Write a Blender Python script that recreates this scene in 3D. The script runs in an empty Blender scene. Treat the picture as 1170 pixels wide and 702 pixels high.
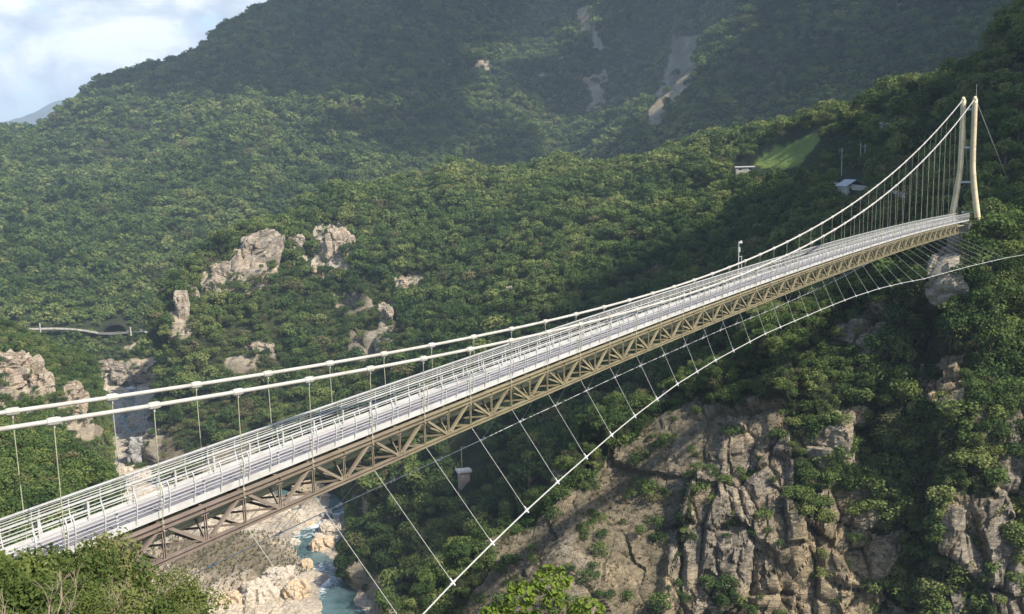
import bpy, math, random
import numpy as np
from mathutils import Matrix, Vector, Euler
random.seed(7)
RNG = np.random.default_rng(11)
SC = bpy.context.scene
COL = SC.collection

# ------------------------------------------------------------------ camera
F, ROLL, CZ = 1100.0, 0.03, 165.0
PIT = 0.1497125
FW = np.array([0, math.cos(PIT), -math.sin(PIT)])
UP = np.array([0, math.sin(PIT), math.cos(PIT)])
RT = np.array([1., 0, 0])
CR = math.cos(ROLL) * RT - math.sin(ROLL) * UP
CU = math.sin(ROLL) * RT + math.cos(ROLL) * UP
CAM = np.array([0, 0, CZ])
cd = bpy.data.cameras.new('camera')
cam = bpy.data.objects.new('camera', cd)
COL.objects.link(cam)
cd.sensor_width = 36.0
cd.lens = F / 1170.0 * 36.0
cd.clip_start = 0.5
cd.clip_end = 60000
cam.matrix_world = Matrix(((CR[0], CU[0], -FW[0], 0), (CR[1], CU[1], -FW[1], 0), (CR[2], CU[2], -FW[2], CZ), (0, 0, 0, 1)))
SC.camera = cam


def proj(P):
    Q = np.asarray(P, float) - CAM
    z = Q @ FW
    zz = np.where(np.abs(z) < 1e-3, 1e-3, z)
    return 585 + F * (Q @ CR) / zz, 351 - F * (Q @ CU) / zz, z


def ray(px, py):
    return FW + ((px - 585) / F) * CR + ((351 - py) / F) * CU


def at(px, py, r):                     # the point seen at (px, py), r metres away over the ground
    d = ray(px, py)
    return CAM + d * (r / math.hypot(d[0], d[1]))


def atz(px, r, z):                     # in the direction of column px, r metres away, at height z
    d = ray(px, 351.0)
    for _ in range(12):
        p = CAM + d * (r / math.hypot(d[0], d[1]))
        py = 351 - F * ((np.array([p[0], p[1], z]) - CAM) @ CU) / ((np.array([p[0], p[1], z]) - CAM) @ FW)
        d = ray(px, py)
    d = d / math.hypot(d[0], d[1])
    return np.array([d[0] * r, d[1] * r, z])


def onz(px, py, z=0.0):
    d = ray(px, py)
    return CAM + d * ((z - CZ) / d[2])


# ------------------------------------------------------------------ noise
def _h(i, j, k, s):
    n = (i * 374761393 + j * 668265263 + k * 2147483647 + s * 1274126177) & 0xffffffff
    n = ((n ^ (n >> 13)) * 1274126177) & 0xffffffff
    n = ((n ^ (n >> 16)) * 2246822519) & 0xffffffff
    return ((n ^ (n >> 15)) & 0xffffff) / float(0xffffff)


def vnoise(P, s=0):
    P = np.asarray(P, float)
    I = np.floor(P).astype(np.int64)
    f = P - I
    f = f * f * f * (f * (f * 6 - 15) + 10)
    o = 0
    for a in (0, 1):
        for b in (0, 1):
            for c in (0, 1):
                w = (f[:, 0] if a else 1 - f[:, 0]) * (f[:, 1] if b else 1 - f[:, 1]) * (f[:, 2] if c else 1 - f[:, 2])
                o = o + w * _h(I[:, 0] + a, I[:, 1] + b, I[:, 2] + c, s)
    return o * 2 - 1


def fbm(P, octv=4, s=0, ridged=False):
    P = np.asarray(P, float)
    a, t, o = 1.0, 0.0, 0
    for k in range(octv):
        n = vnoise(P * (2.03 ** k) + 17.3 * k, s + k)
        if ridged:
            n = 1 - 2 * np.abs(n)
        o = o + a * n
        t += a
        a *= .5
    return o / t


def worley(P, s=0):                    # nearest-cell value and distance
    P = np.asarray(P, float)
    I = np.floor(P).astype(np.int64)
    best = np.full(len(P), 9.0)
    sec = np.full(len(P), 9.0)
    val = np.zeros(len(P))
    tilt = np.zeros(len(P))
    for a in (-1, 0, 1):
        for b in (-1, 0, 1):
            for c in (-1, 0, 1):
                i, j, k = I[:, 0] + a, I[:, 1] + b, I[:, 2] + c
                dx = i + _h(i, j, k, s + 1) - P[:, 0]
                dy = j + _h(i, j, k, s + 2) - P[:, 1]
                dz = k + _h(i, j, k, s + 3) - P[:, 2]
                d = np.sqrt(dx * dx + dy * dy + dz * dz)
                m = d < best
                sec = np.where(m, best, np.minimum(sec, d))
                v = _h(i, j, k, s + 4)
                t = dx * (_h(i, j, k, s + 5) - .5) + dy * (_h(i, j, k, s + 6) - .5) + dz * (_h(i, j, k, s + 7) - .5)
                val = np.where(m, v, val)
                tilt = np.where(m, t, tilt)
                best = np.minimum(best, d)
    return val * 2 - 1, sec - best, tilt * 2


# ------------------------------------------------------------------ mesh helpers
def mesh_np(name, V, Fa, mat=None, smooth=False):
    me = bpy.data.meshes.new(name)
    V = np.asarray(V, np.float32)
    Fa = np.asarray(Fa, np.int32)
    me.vertices.add(len(V))
    me.vertices.foreach_set('co', V.ravel())
    n = Fa.shape[1]
    me.loops.add(Fa.size)
    me.loops.foreach_set('vertex_index', Fa.ravel())
    me.polygons.add(len(Fa))
    me.polygons.foreach_set('loop_start', np.arange(0, Fa.size, n, dtype=np.int32))
    me.polygons.foreach_set('loop_total', np.full(len(Fa), n, np.int32))
    me.polygons.foreach_set('use_smooth', np.full(len(Fa), smooth))
    if mat:
        me.materials.append(mat)
    me.update(calc_edges=True)
    return me


def fattr(me, name, arr):
    a = me.attributes.new(name, 'FLOAT', 'POINT')
    a.data.foreach_set('value', np.asarray(arr, np.float32))


def link(name, me, parent=None, loc=None):
    o = bpy.data.objects.new(name, me)
    COL.objects.link(o)
    if parent:
        o.parent = parent
    if loc is not None:
        o.location = loc
    return o


def tag(o, label=None, cat=None, group=None, kind=None):
    if label:
        o['label'] = label
    if cat:
        o['category'] = cat
    if group:
        o['group'] = group
    if kind:
        o['kind'] = kind
    return o


class MB:                              # collects boxes, bars and tubes; build() links them as one mesh object
    def __init__(self):
        self.v, self.f = [], []

    def box8(self, P):
        b = len(self.v)
        self.v += [tuple(p) for p in P]
        for q in ((0, 3, 2, 1), (4, 5, 6, 7), (0, 1, 5, 4), (1, 2, 6, 5), (2, 3, 7, 6), (3, 0, 4, 7)):
            self.f.append(tuple(b + i for i in q))

    def bar(self, p, q, w, h, side=None):
        p, q = np.asarray(p, float), np.asarray(q, float)
        d = q - p
        d = d / np.linalg.norm(d)
        if side is None:
            side = np.cross(d, [0, 0, 1.])
            if np.linalg.norm(side) < 1e-3:
                side = np.array([1., 0, 0])
        side = np.asarray(side, float)
        side = side - d * (side @ d)
        side = side / np.linalg.norm(side)
        u = np.cross(side, d)
        a, c = side * w / 2, u * h / 2
        self.box8([p - a - c, p + a - c, p + a + c, p - a + c, q - a - c, q + a - c, q + a + c, q - a + c])

    def ibeam(self, p, q, w, h, t, side=None):
        p, q = np.asarray(p, float), np.asarray(q, float)
        up = np.array([0, 0, 1.])
        self.bar(p + up * (h / 2 - t / 2), q + up * (h / 2 - t / 2), w, t, side)
        self.bar(p - up * (h / 2 - t / 2), q - up * (h / 2 - t / 2), w, t, side)
        self.bar(p, q, t, h - 2 * t - .004, side)

    def tube(self, pts, r, n=8, cap=True):
        pts = [np.asarray(p, float) for p in pts]
        rr = r if hasattr(r, '__len__') else [r] * len(pts)
        b = len(self.v)
        prev = None
        for i, p in enumerate(pts):
            d = pts[min(i + 1, len(pts) - 1)] - pts[max(i - 1, 0)]
            d = d / (np.linalg.norm(d) + 1e-9)
            if prev is None:
                s = np.cross(d, [0, 0, 1.])
                if np.linalg.norm(s) < .05:
                    s = np.array([1., 0, 0])
            else:
                s = prev - d * (prev @ d)
            s = s / np.linalg.norm(s)
            prev = s
            u = np.cross(s, d)
            for k in range(n):
                a = 2 * math.pi * k / n
                self.v.append(tuple(p + rr[i] * (math.cos(a) * s + math.sin(a) * u)))
        for i in range(len(pts) - 1):
            for k in range(n):
                k2 = (k + 1) % n
                self.f.append((b + i * n + k, b + i * n + k2, b + (i + 1) * n + k2, b + (i + 1) * n + k))
        if cap:
            self.f.append(tuple(b + k for k in reversed(range(n))))
            e = b + (len(pts) - 1) * n
            self.f.append(tuple(e + k for k in range(n)))

    def mesh(self, name, mat, smooth=False):
        me = bpy.data.meshes.new(name)
        me.from_pydata(self.v, [], self.f)
        if smooth:
            me.polygons.foreach_set('use_smooth', [True] * len(me.polygons))
        me.materials.append(mat)
        me.update()
        return me

    def build(self, name, mat, parent=None, smooth=False):
        return link(name, self.mesh(name, mat, smooth), parent)


def empty(name, loc=(0, 0, 0), rz=0):
    o = bpy.data.objects.new(name, None)
    COL.objects.link(o)
    o.location = loc
    o.rotation_euler = (0, 0, rz)
    o.empty_display_size = .5
    return o


# ------------------------------------------------------------------ materials
def newmat(name):
    m = bpy.data.materials.new(name)
    m.use_nodes = True
    nt = m.node_tree
    b = nt.nodes['Principled BSDF']
    b.inputs['Specular IOR Level'].default_value = .25
    return m, nt, b


def nd(nt, t, **kw):
    n = nt.nodes.new(t)
    for k, v in kw.items():
        if k.startswith('i_'):
            n.inputs[k[2:].replace('_', ' ')].default_value = v
        else:
            setattr(n, k, v)
    return n


def ramp(nt, stops, src=None):
    n = nt.nodes.new('ShaderNodeValToRGB')
    e = n.color_ramp.elements
    e[0].position, e[0].color = stops[0][0], (*stops[0][1], 1)
    e[1].position, e[1].color = stops[-1][0], (*stops[-1][1], 1)
    for p, c in stops[1:-1]:
        x = e.new(p)
        x.color = (*c, 1)
    if src:
        nt.links.new(src, n.inputs[0])
    return n.outputs[0]


def mixc(nt, fac, a, b, mode='MIX'):
    n = nt.nodes.new('ShaderNodeMix')
    n.data_type = 'RGBA'
    n.blend_type = mode
    for s, v in ((n.inputs[0], fac), (n.inputs[6], a), (n.inputs[7], b)):
        if hasattr(v, 'links'):
            nt.links.new(v, s)
        elif isinstance(v, tuple):
            s.default_value = (*v, 1)
        else:
            s.default_value = v
    return n.outputs[2]


def math_(nt, op, a, b=None, c=None):
    n = nt.nodes.new('ShaderNodeMath')
    n.operation = op
    for s, v in zip(n.inputs, (a, b, c)):
        if v is None:
            continue
        if hasattr(v, 'links'):
            nt.links.new(v, s)
        else:
            s.default_value = v
    return n.outputs[0]


def noise(nt, scale, detail=4, rough=.55, vec=None, dist=0.0, out=0):
    n = nd(nt, 'ShaderNodeTexNoise', i_Scale=scale, i_Detail=detail, i_Roughness=rough, i_Distortion=dist)
    if vec is not None:
        nt.links.new(vec, n.inputs['Vector'])
    return n.outputs[out]


def geo_pos(nt):
    return nt.nodes.new('ShaderNodeNewGeometry').outputs['Position']


def attr(nt, name, typ='GEOMETRY'):
    n = nt.nodes.new('ShaderNodeAttribute')
    n.attribute_name = name
    n.attribute_type = typ
    return n.outputs['Fac']


def metal(name, col, dirt, rough=.5, scale=1.5, amt=.5, spec=.3):
    m, nt, b = newmat(name)
    p = geo_pos(nt)
    f = noise(nt, scale, 6, .65, p)
    r = nd(nt, 'ShaderNodeMapRange', i_From_Min=.45, i_From_Max=.72)
    nt.links.new(f, r.inputs['Value'])
    f2 = math_(nt, 'MULTIPLY', r.outputs[0], amt)
    nt.links.new(mixc(nt, f2, col, dirt), b.inputs['Base Color'])
    b.inputs['Roughness'].default_value = rough
    b.inputs['Specular IOR Level'].default_value = spec
    return m


M = {}
M['white'] = metal('white_paint', (.45, .45, .44), (.30, .27, .22), .45, 1.1, .6)
M['cable'] = metal('cable_sheath', (.43, .415, .375), (.26, .235, .19), .5, 1.1, .7)
M['rod'] = metal('galvanised_rod', (.40, .39, .27), (.22, .21, .13), .5, 1.2, .7)
M['thin'] = metal('galvanised_stay', (.42, .42, .385), (.25, .245, .21), .45, 1.2, .6)
M['tower'] = metal('cream_tower_paint', (.62, .52, .34), (.36, .29, .18), .55, .35, .8)
M['concrete'] = metal('weathered_concrete', (.40, .38, .34), (.2, .19, .16), .85, .5, .8, .15)
M['roof'] = metal('sheet_roof', (.42, .43, .44), (.25, .25, .25), .5, .5, .6)
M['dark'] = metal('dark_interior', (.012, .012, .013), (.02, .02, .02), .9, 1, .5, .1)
M['asphalt'] = metal('asphalt', (.16, .155, .15), (.1, .1, .095), .9, .3, .7, .1)


def truss_material():
    # khaki paint that has weathered to a reddish brown towards the near end of the bridge
    m, nt, b = newmat('truss_paint')
    p = geo_pos(nt)
    d = nd(nt, 'ShaderNodeVectorMath', operation='DOT_PRODUCT')
    nt.links.new(p, d.inputs[0])
    d.inputs[1].default_value = (.573, .8195, 0)
    n1 = noise(nt, .12, 3, .6, p)
    s = math_(nt, 'ADD', d.outputs['Value'], math_(nt, 'MULTIPLY', n1, 26))
    r = nd(nt, 'ShaderNodeMapRange', i_From_Min=42, i_From_Max=66)
    nt.links.new(s, r.inputs['Value'])
    near = ramp(nt, [(.3, (.235, .19, .16)), (.7, (.155, .12, .10))], noise(nt, 1.1, 6, .7, p))
    far = ramp(nt, [(.3, (.27, .24, .15)), (.55, (.205, .175, .11)), (.75, (.12, .095, .06))], noise(nt, .9, 6, .7, p))
    nt.links.new(mixc(nt, r.outputs[0], near, far), b.inputs['Base Color'])
    b.inputs['Roughness'].default_value = .6
    return m


M['truss'] = truss_material()


def deck_material():
    m, nt, b = newmat('grating_deck')
    p = geo_pos(nt)
    c = ramp(nt, [(.3, (.30, .275, .285)), (.6, (.22, .20, .215)), (.8, (.34, .33, .33))], noise(nt, .8, 6, .7, p))
    nt.links.new(c, b.inputs['Base Color'])
    b.inputs['Roughness'].default_value = .7
    return m


M['deck'] = deck_material()


def leaf_material(name, stops, hue_amt=1.0, transl=.3):
    m, nt, b = newmat(name)
    nt.nodes.remove(b)
    out = nt.nodes['Material Output']
    rnd = nt.nodes.new('ShaderNodeObjectInfo').outputs['Random']
    t = attr(nt, 'tint', 'INSTANCER')
    p = geo_pos(nt)
    big = noise(nt, .018, 3, .6, p)
    small = noise(nt, .55, 2, .6, p)
    f = math_(nt, 'ADD', math_(nt, 'MULTIPLY', rnd, .5), math_(nt, 'MULTIPLY', t, .56))
    f = math_(nt, 'ADD', f, math_(nt, 'MULTIPLY', math_(nt, 'SUBTRACT', big, .5), .7))
    f = math_(nt, 'ADD', f, math_(nt, 'MULTIPLY', math_(nt, 'SUBTRACT', small, .5), .35))
    c = ramp(nt, stops, f)
    df = nt.nodes.new('ShaderNodeBsdfDiffuse')
    tr = nt.nodes.new('ShaderNodeBsdfTranslucent')
    mx = nt.nodes.new('ShaderNodeMixShader')
    mx.inputs[0].default_value = transl
    nt.links.new(c, df.inputs['Color'])
    nt.links.new(mixc(nt, .5, c, (.10, .13, .02)), tr.inputs['Color'])
    nt.links.new(df.outputs[0], mx.inputs[1])
    nt.links.new(tr.outputs[0], mx.inputs[2])
    nt.links.new(mx.outputs[0], out.inputs['Surface'])
    return m


GREEN = [(.0, (.028, .052, .022)), (.25, (.050, .086, .032)), (.45, (.078, .122, .041)), (.62, (.110, .158, .049)), (.8, (.158, .20, .062)), (1.0, (.225, .25, .088))]
M['leaf'] = leaf_material('forest_leaves', GREEN)
M['leaf_near'] = leaf_material('broad_leaves', [(.0, (.055, .082, .026)), (.35, (.095, .132, .038)), (.6, (.145, .18, .052)), (.8, (.19, .205, .075)), (1.0, (.24, .23, .105))], transl=.35)
M['leaf_bright'] = leaf_material('young_leaves', [(.0, (.10, .15, .028)), (.5, (.16, .225, .042)), (1.0, (.25, .29, .075))], transl=.4)
M['leaf_dry'] = leaf_material('dry_leaves', [(.0, (.085, .09, .038)), (.5, (.13, .128, .058)), (1.0, (.20, .18, .095))], transl=.3)
M['grass'] = leaf_material('dry_grass', [(.0, (.075, .08, .03)), (.5, (.13, .115, .05)), (1.0, (.22, .18, .10))], transl=.3)
M['bark'] = metal('bark', (.13, .10, .075), (.06, .05, .04), .9, 2.5, .8, .1)
M['twig'] = metal('bare_twigs', (.26, .21, .15), (.14, .11, .08), .9, 2.5, .6, .1)


def rock_material(name, warm=1.0, scale=1.0, base=None, simple=False):
    """Rock with strata, blotches, stains and cracks; attributes rockm (rock or forest floor), pale and dry steer the ground cover."""
    m, nt, b = newmat(name)
    p = geo_pos(nt)
    mp = nd(nt, 'ShaderNodeMapping')
    mp.inputs['Rotation'].default_value = (.5, .35, .6)
    mp.inputs['Scale'].default_value = (1, 1, 3.2)
    nt.links.new(p, mp.inputs['Vector'])
    v = mp.outputs[0]
    n1 = noise(nt, .06 * scale, 8, .68, v, .6)
    n2 = noise(nt, .55 * scale, 6, .7, v, .4)
    n3 = n2 if simple else noise(nt, 3.2 * scale, 5, .75, v)
    f = math_(nt, 'ADD', math_(nt, 'MULTIPLY', n1, .5), math_(nt, 'MULTIPLY', n2, .5)) if simple else math_(nt, 'ADD', math_(nt, 'MULTIPLY', n1, .42), math_(nt, 'ADD', math_(nt, 'MULTIPLY', n2, .34), math_(nt, 'MULTIPLY', n3, .24)))
    st = base or [(.28, (.08, .064, .042)), (.40, (.18, .14, .09)), (.50, (.30, .235, .15)), (.60, (.46, .365, .235)), (.72, (.57, .46, .31))]
    c = ramp(nt, st, f)
    grey = ramp(nt, [(.3, (.12, .106, .09)), (.7, (.35, .31, .255))], n2)
    c = mixc(nt, ramp(nt, [(.45, (0, 0, 0)), (.62, (.8, .8, .8))], noise(nt, .035 * scale, 4, .6, p)), c, grey)
    stain = ramp(nt, [(.55, (0, 0, 0)), (.68, (.75, .75, .75))], noise(nt, .22 * scale, 6, .75, v, 1.0))
    c = mixc(nt, stain, c, (.07, .063, .052))
    if simple:
        crack = 0.0
    vo = None if simple else nd(nt, 'ShaderNodeTexVoronoi', feature='DISTANCE_TO_EDGE', i_Scale=.32 * scale)
    if not simple:
        dv = nd(nt, 'ShaderNodeVectorMath', operation='ADD')
        nz = nd(nt, 'ShaderNodeVectorMath', operation='SCALE')
        nz.inputs['Scale'].default_value = 3.0 / scale
        nt.links.new(noise(nt, .4 * scale, 3, .6, v, 0, 1), nz.inputs[0])
        nt.links.new(v, dv.inputs[0])
        nt.links.new(nz.outputs[0], dv.inputs[1])
        nt.links.new(dv.outputs[0], vo.inputs['Vector'])
        crack = ramp(nt, [(.0, (1, 1, 1)), (.05, (0, 0, 0))], vo.outputs['Distance'])
        crack = math_(nt, 'MULTIPLY', crack, .6)
        c = mixc(nt, crack, c, (.04, .036, .03))
        # dark seepage streaks running down the face
        ms = nd(nt, 'ShaderNodeMapping')
        ms.inputs['Scale'].default_value = (.55 * scale, .55 * scale, .045 * scale)
        nt.links.new(p, ms.inputs['Vector'])
        sk = ramp(nt, [(.52, (0, 0, 0)), (.66, (.7, .7, .7))], noise(nt, 1.0, 5, .65, ms.outputs[0], .4))
        c = mixc(nt, sk, c, (.062, .056, .047))
    # pale fresh scar
    c = mixc(nt, attr(nt, 'pale'), c, ramp(nt, [(.3, (.34, .30, .24)), (.7, (.58, .52, .43))], n2))
    # dry grass and forest floor
    dryc = ramp(nt, [(.3, (.075, .068, .04)), (.5, (.145, .122, .082)), (.75, (.25, .215, .16))], noise(nt, .9 * scale, 6, .75, p))
    c = mixc(nt, attr(nt, 'dry'), c, dryc)
    soil = ramp(nt, [(.3, (.018, .024, .011)), (.7, (.045, .055, .022))], n2)
    rk = math_(nt, 'ADD', attr(nt, 'rockm'), math_(nt, 'MULTIPLY', math_(nt, 'SUBTRACT', n2, .5), .9))
    rm = nd(nt, 'ShaderNodeMapRange', i_From_Min=.35, i_From_Max=.6)
    nt.links.new(rk, rm.inputs['Value'])
    c = mixc(nt, rm.outputs[0], soil, c)
    nt.links.new(mixc(nt, attr(nt, 'lawn'), c, ramp(nt, [(.25, (.11, .165, .038)), (.5, (.155, .21, .05)), (.75, (.21, .25, .08))], n2)), b.inputs['Base Color'])
    b.inputs['Roughness'].default_value = .92
    b.inputs['Specular IOR Level'].default_value = .12
    hgt = math_(nt, 'ADD', math_(nt, 'MULTIPLY', n2, .7), math_(nt, 'MULTIPLY', n3, .3))
    if not simple:
        hgt = math_(nt, 'SUBTRACT', hgt, math_(nt, 'MULTIPLY', crack, .35))
    bp = nd(nt, 'ShaderNodeBump', i_Strength=.9, i_Distance=.8 / scale)
    nt.links.new(hgt, bp.inputs['Height'])
    nt.links.new(bp.outputs[0], b.inputs['Normal'])
    return m


M['rock'] = rock_material('cliff_rock')
M['hill'] = rock_material('hill_ground', scale=.35, simple=True)
M['outcrop'] = rock_material('outcrop_rock', scale=.8, base=[(.28, (.15, .115, .08)), (.42, (.34, .265, .19)), (.55, (.48, .37, .265)), (.7, (.58, .47, .35))])
M['bed'] = rock_material('river_rock', scale=1.2, base=[(.28, (.24, .20, .15)), (.42, (.42, .35, .26)), (.55, (.56, .47, .36)), (.7, (.62, .50, .34))])


def boulder_material(name, a, c_):
    m, nt, b = newmat(name)
    p = geo_pos(nt)
    c = ramp(nt, [(.3, a), (.7, c_)], noise(nt, .5, 6, .7, p, .5))
    c = mixc(nt, ramp(nt, [(.58, (0, 0, 0)), (.7, (.7, .7, .7))], noise(nt, .9, 5, .7, p)), c, (.12, .10, .08))
    nt.links.new(c, b.inputs['Base Color'])
    b.inputs['Roughness'].default_value = .85
    bp = nd(nt, 'ShaderNodeBump', i_Strength=.6, i_Distance=.5)
    nt.links.new(noise(nt, .9, 6, .7, p), bp.inputs['Height'])
    nt.links.new(bp.outputs[0], b.inputs['Normal'])
    return m


M['b_pale'] = boulder_material('pale_boulder', (.40, .35, .28), (.54, .48, .40))
M['b_orange'] = boulder_material('tan_boulder', (.46, .34, .22), (.54, .45, .33))
M['b_grey'] = boulder_material('grey_boulder', (.20, .20, .20), (.38, .37, .35))


def water_material():
    m, nt, b = newmat('river_water')
    p = geo_pos(nt)
    t = attr(nt, 'foam')
    n = noise(nt, .28, 6, .72, p, 1.4)
    f = math_(nt, 'ADD', math_(nt, 'MULTIPLY', n, 1.0), math_(nt, 'MULTIPLY', t, .45))
    fm = ramp(nt, [(.66, (0, 0, 0)), (.86, (1, 1, 1))], f)
    deep = ramp(nt, [(.32, (.025, .06, .065)), (.68, (.12, .19, .19))], noise(nt, .09, 4, .6, p))
    c = mixc(nt, fm, deep, (.72, .76, .76))
    nt.links.new(c, b.inputs['Base Color'])
    r = nt.nodes.new('ShaderNodeMapRange')
    r.inputs['To Min'].default_value = .12
    r.inputs['To Max'].default_value = .7
    nt.links.new(fm, r.inputs['Value'])
    nt.links.new(r.outputs[0], b.inputs['Roughness'])
    b.inputs['Specular IOR Level'].default_value = .45
    bp = nd(nt, 'ShaderNodeBump', i_Strength=.35, i_Distance=.4)
    nt.links.new(noise(nt, .7, 5, .65, p, .8), bp.inputs['Height'])
    nt.links.new(bp.outputs[0], b.inputs['Normal'])
    return m


M['water'] = water_material()
mc, nt, b = newmat('cloud_white')
b.inputs['Base Color'].default_value = (.8, .8, .8, 1)
b.inputs['Roughness'].default_value = 1
M['shade_cloud'] = mc

# ------------------------------------------------------------------ sun, sky
AZ, EL = math.radians(126), math.radians(43.7)
SUN = np.array([math.sin(AZ) * math.cos(EL), math.cos(AZ) * math.cos(EL), math.sin(EL)])
ld = bpy.data.lights.new('sun', 'SUN')
ld.energy = 5.0
ld.angle = math.radians(.53)
ld.color = (1.0, .925, .80)
lo = link('sun', ld)
lo.rotation_euler = Vector(SUN).to_track_quat('Z', 'Y').to_euler()
w = bpy.data.worlds.new('World')
SC.world = w
w.use_nodes = True
nt = w.node_tree
bg = nt.nodes['Background']
sky = nt.nodes.new('ShaderNodeTexSky')
sky.sky_type = 'NISHITA'
sky.sun_disc = False
sky.sun_elevation = EL
sky.sun_rotation = AZ
sky.altitude = 200
sky.dust_density = 1.5
tc = nt.nodes.new('ShaderNodeTexCoord').outputs['Generated']
mp = nd(nt, 'ShaderNodeMapping')
mp.inputs['Scale'].default_value = (1.0, 1.0, 1.9)
nt.links.new(tc, mp.inputs['Vector'])
n1 = noise(nt, 8.5, 8, .58, mp.outputs[0], .3)
n2 = noise(nt, 9.0, 8, .58, mp.outputs[0], .35)
mask = ramp(nt, [(.33, (0, 0, 0)), (.43, (1, 1, 1))], n1)
shade = ramp(nt, [(.38, (2.7, 3.1, 3.7)), (.48, (4.3, 4.5, 4.9)), (.58, (6.6, 6.6, 6.5))], n2)
sx = nt.nodes.new('ShaderNodeSeparateXYZ')
nt.links.new(tc, sx.inputs[0])
low = nd(nt, 'ShaderNodeMapRange', i_From_Min=.0, i_From_Max=.10)
nt.links.new(math_(nt, 'ADD', sx.outputs['Z'], math_(nt, 'MULTIPLY', math_(nt, 'SUBTRACT', n2, .5), .16)), low.inputs['Value'])
shade2 = mixc(nt, low.outputs[0], (2.3, 2.9, 3.8), shade)
lowm = math_(nt, 'MAXIMUM', mask, math_(nt, 'SUBTRACT', 1.0, low.outputs[0]))
bank = nd(nt, 'ShaderNodeMapRange', i_From_Min=.34, i_From_Max=.16)      # the cloud bank stands over the far valley, low in the north
nt.links.new(sx.outputs['Z'], bank.inputs['Value'])
north = nd(nt, 'ShaderNodeMapRange', i_From_Min=.1, i_From_Max=.5)
nt.links.new(sx.outputs['Y'], north.inputs['Value'])
lowm = math_(nt, 'MULTIPLY', lowm, math_(nt, 'MULTIPLY', bank.outputs[0], north.outputs[0]))
nt.links.new(mixc(nt, math_(nt, 'MULTIPLY', lowm, .93), sky.outputs[0], shade2), bg.inputs['Color'])
bg.inputs['Strength'].default_value = .135

# ------------------------------------------------------------------ terrain sheets
def pchip(Y, ms):
    """Y [n, ...] -> monotone cubic through the n nodes, ms[k] steps in span k."""
    n = len(Y)
    d = np.diff(Y, axis=0)
    m = np.zeros_like(Y)
    a, b_ = d[:-1], d[1:]
    with np.errstate(divide='ignore', invalid='ignore'):
        h = np.where(a * b_ > 0, 2 * a * b_ / (a + b_), 0)
    m[1:-1] = h * .6 + .4 * np.where(a * b_ > 0, (a + b_) / 2, 0)
    m[0], m[-1] = d[0], d[-1]
    out, pos = [], []
    for k in range(n - 1):
        t = np.linspace(0, 1, ms[k], endpoint=False)
        if k == n - 2:
            t = np.linspace(0, 1, ms[k] + 1)
        T = t.reshape((-1,) + (1,) * (Y.ndim - 1))
        out.append((2 * T**3 - 3 * T**2 + 1) * Y[k] + (T**3 - 2 * T**2 + T) * m[k] + (-2 * T**3 + 3 * T**2) * Y[k + 1] + (T**3 - T**2) * m[k + 1])
        pos.append(k + t)
    return np.concatenate(out), np.concatenate(pos)


def loft(cols, mu, mv):
    A = np.array(cols, float)
    B, u = pchip(A, mu)
    Cc, v = pchip(np.swapaxes(B, 0, 1), mv)
    return np.swapaxes(Cc, 0, 1), u, v           # [nu, nv, 3]


def gnormals(G):
    du = np.gradient(G, axis=0)
    dv = np.gradient(G, axis=1)
    n = np.cross(du, dv)
    n /= np.linalg.norm(n, axis=2, keepdims=True) + 1e-9
    return n


def gridfaces(nu, nv):
    i = np.arange(nu * nv).reshape(nu, nv)
    return np.stack([i[:-1, :-1], i[1:, :-1], i[1:, 1:], i[:-1, 1:]], -1).reshape(-1, 4)


def inpoly(px, py, poly):
    c = np.zeros(len(px), bool)
    n = len(poly)
    for i in range(n):
        x1, y1 = poly[i]
        x2, y2 = poly[(i + 1) % n]
        if y1 == y2:
            continue
        k = (y1 > py) != (y2 > py)
        c ^= k & (px < (x2 - x1) * (py - y1) / (y2 - y1) + x1)
    return c


def polymask(P, polys, jit, scale, seed):
    """1 where the terrain point lies inside one of the laid-out areas, with ragged edges."""
    px, py, z = proj(P)
    jx = fbm(P / scale, 3, seed) * jit
    jy = fbm(P / scale + 31.7, 3, seed + 9) * jit
    m = np.zeros(len(P))
    for poly in polys:
        m = np.maximum(m, inpoly(px + jx, py + jy, poly).astype(float))
    return m


SHEETS = {}


def finish(name, G, mat, masks, smooth=False, kind='structure'):
    nu, nv = G.shape[:2]
    me = mesh_np(name, G.reshape(-1, 3), gridfaces(nu, nv), mat, smooth)
    for k in ('rockm', 'pale', 'dry', 'lawn'):
        fattr(me, k, masks.get(k, np.zeros(nu * nv)))
    o = link(name, me)
    tag(o, kind=kind)
    SHEETS[name] = (G, masks)
    return o


def rocky(P, amp=1.0, s=0):
    """blocky relief of a jointed cliff: tilted facets at three sizes, a few gullies and strata steps"""
    Q = P + 2.0 * np.stack([fbm(P / 14, 3, s + 50), fbm(P / 14, 3, s + 60), fbm(P / 14, 3, s + 70)], -1)
    st = Q * np.array([1, 1, .62])
    v1, e1, t1 = worley(st / 17, s + 1)
    v2, e2, t2 = worley(st / 6.5, s + 11)
    v3, e3, t3 = worley(st / 2.4, s + 21)
    g = fbm(P / 40, 3, s + 31, True)
    return amp * (3.4 * v1 + 3.0 * t1 + 1.6 * v2 + 1.5 * t2 + .55 * v3 + .5 * t3 - .9 * np.clip(1 - e2 / .14, 0, 1) - 1.4 * np.clip(1 - e1 / .1, 0, 1) + 2.6 * g)


Y = lambda px, py, r: at(px, py, r)
Z = lambda px, r, z: atz(px, r, z)
GZ = lambda px, py, z=0.: onz(px, py, z)

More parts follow.
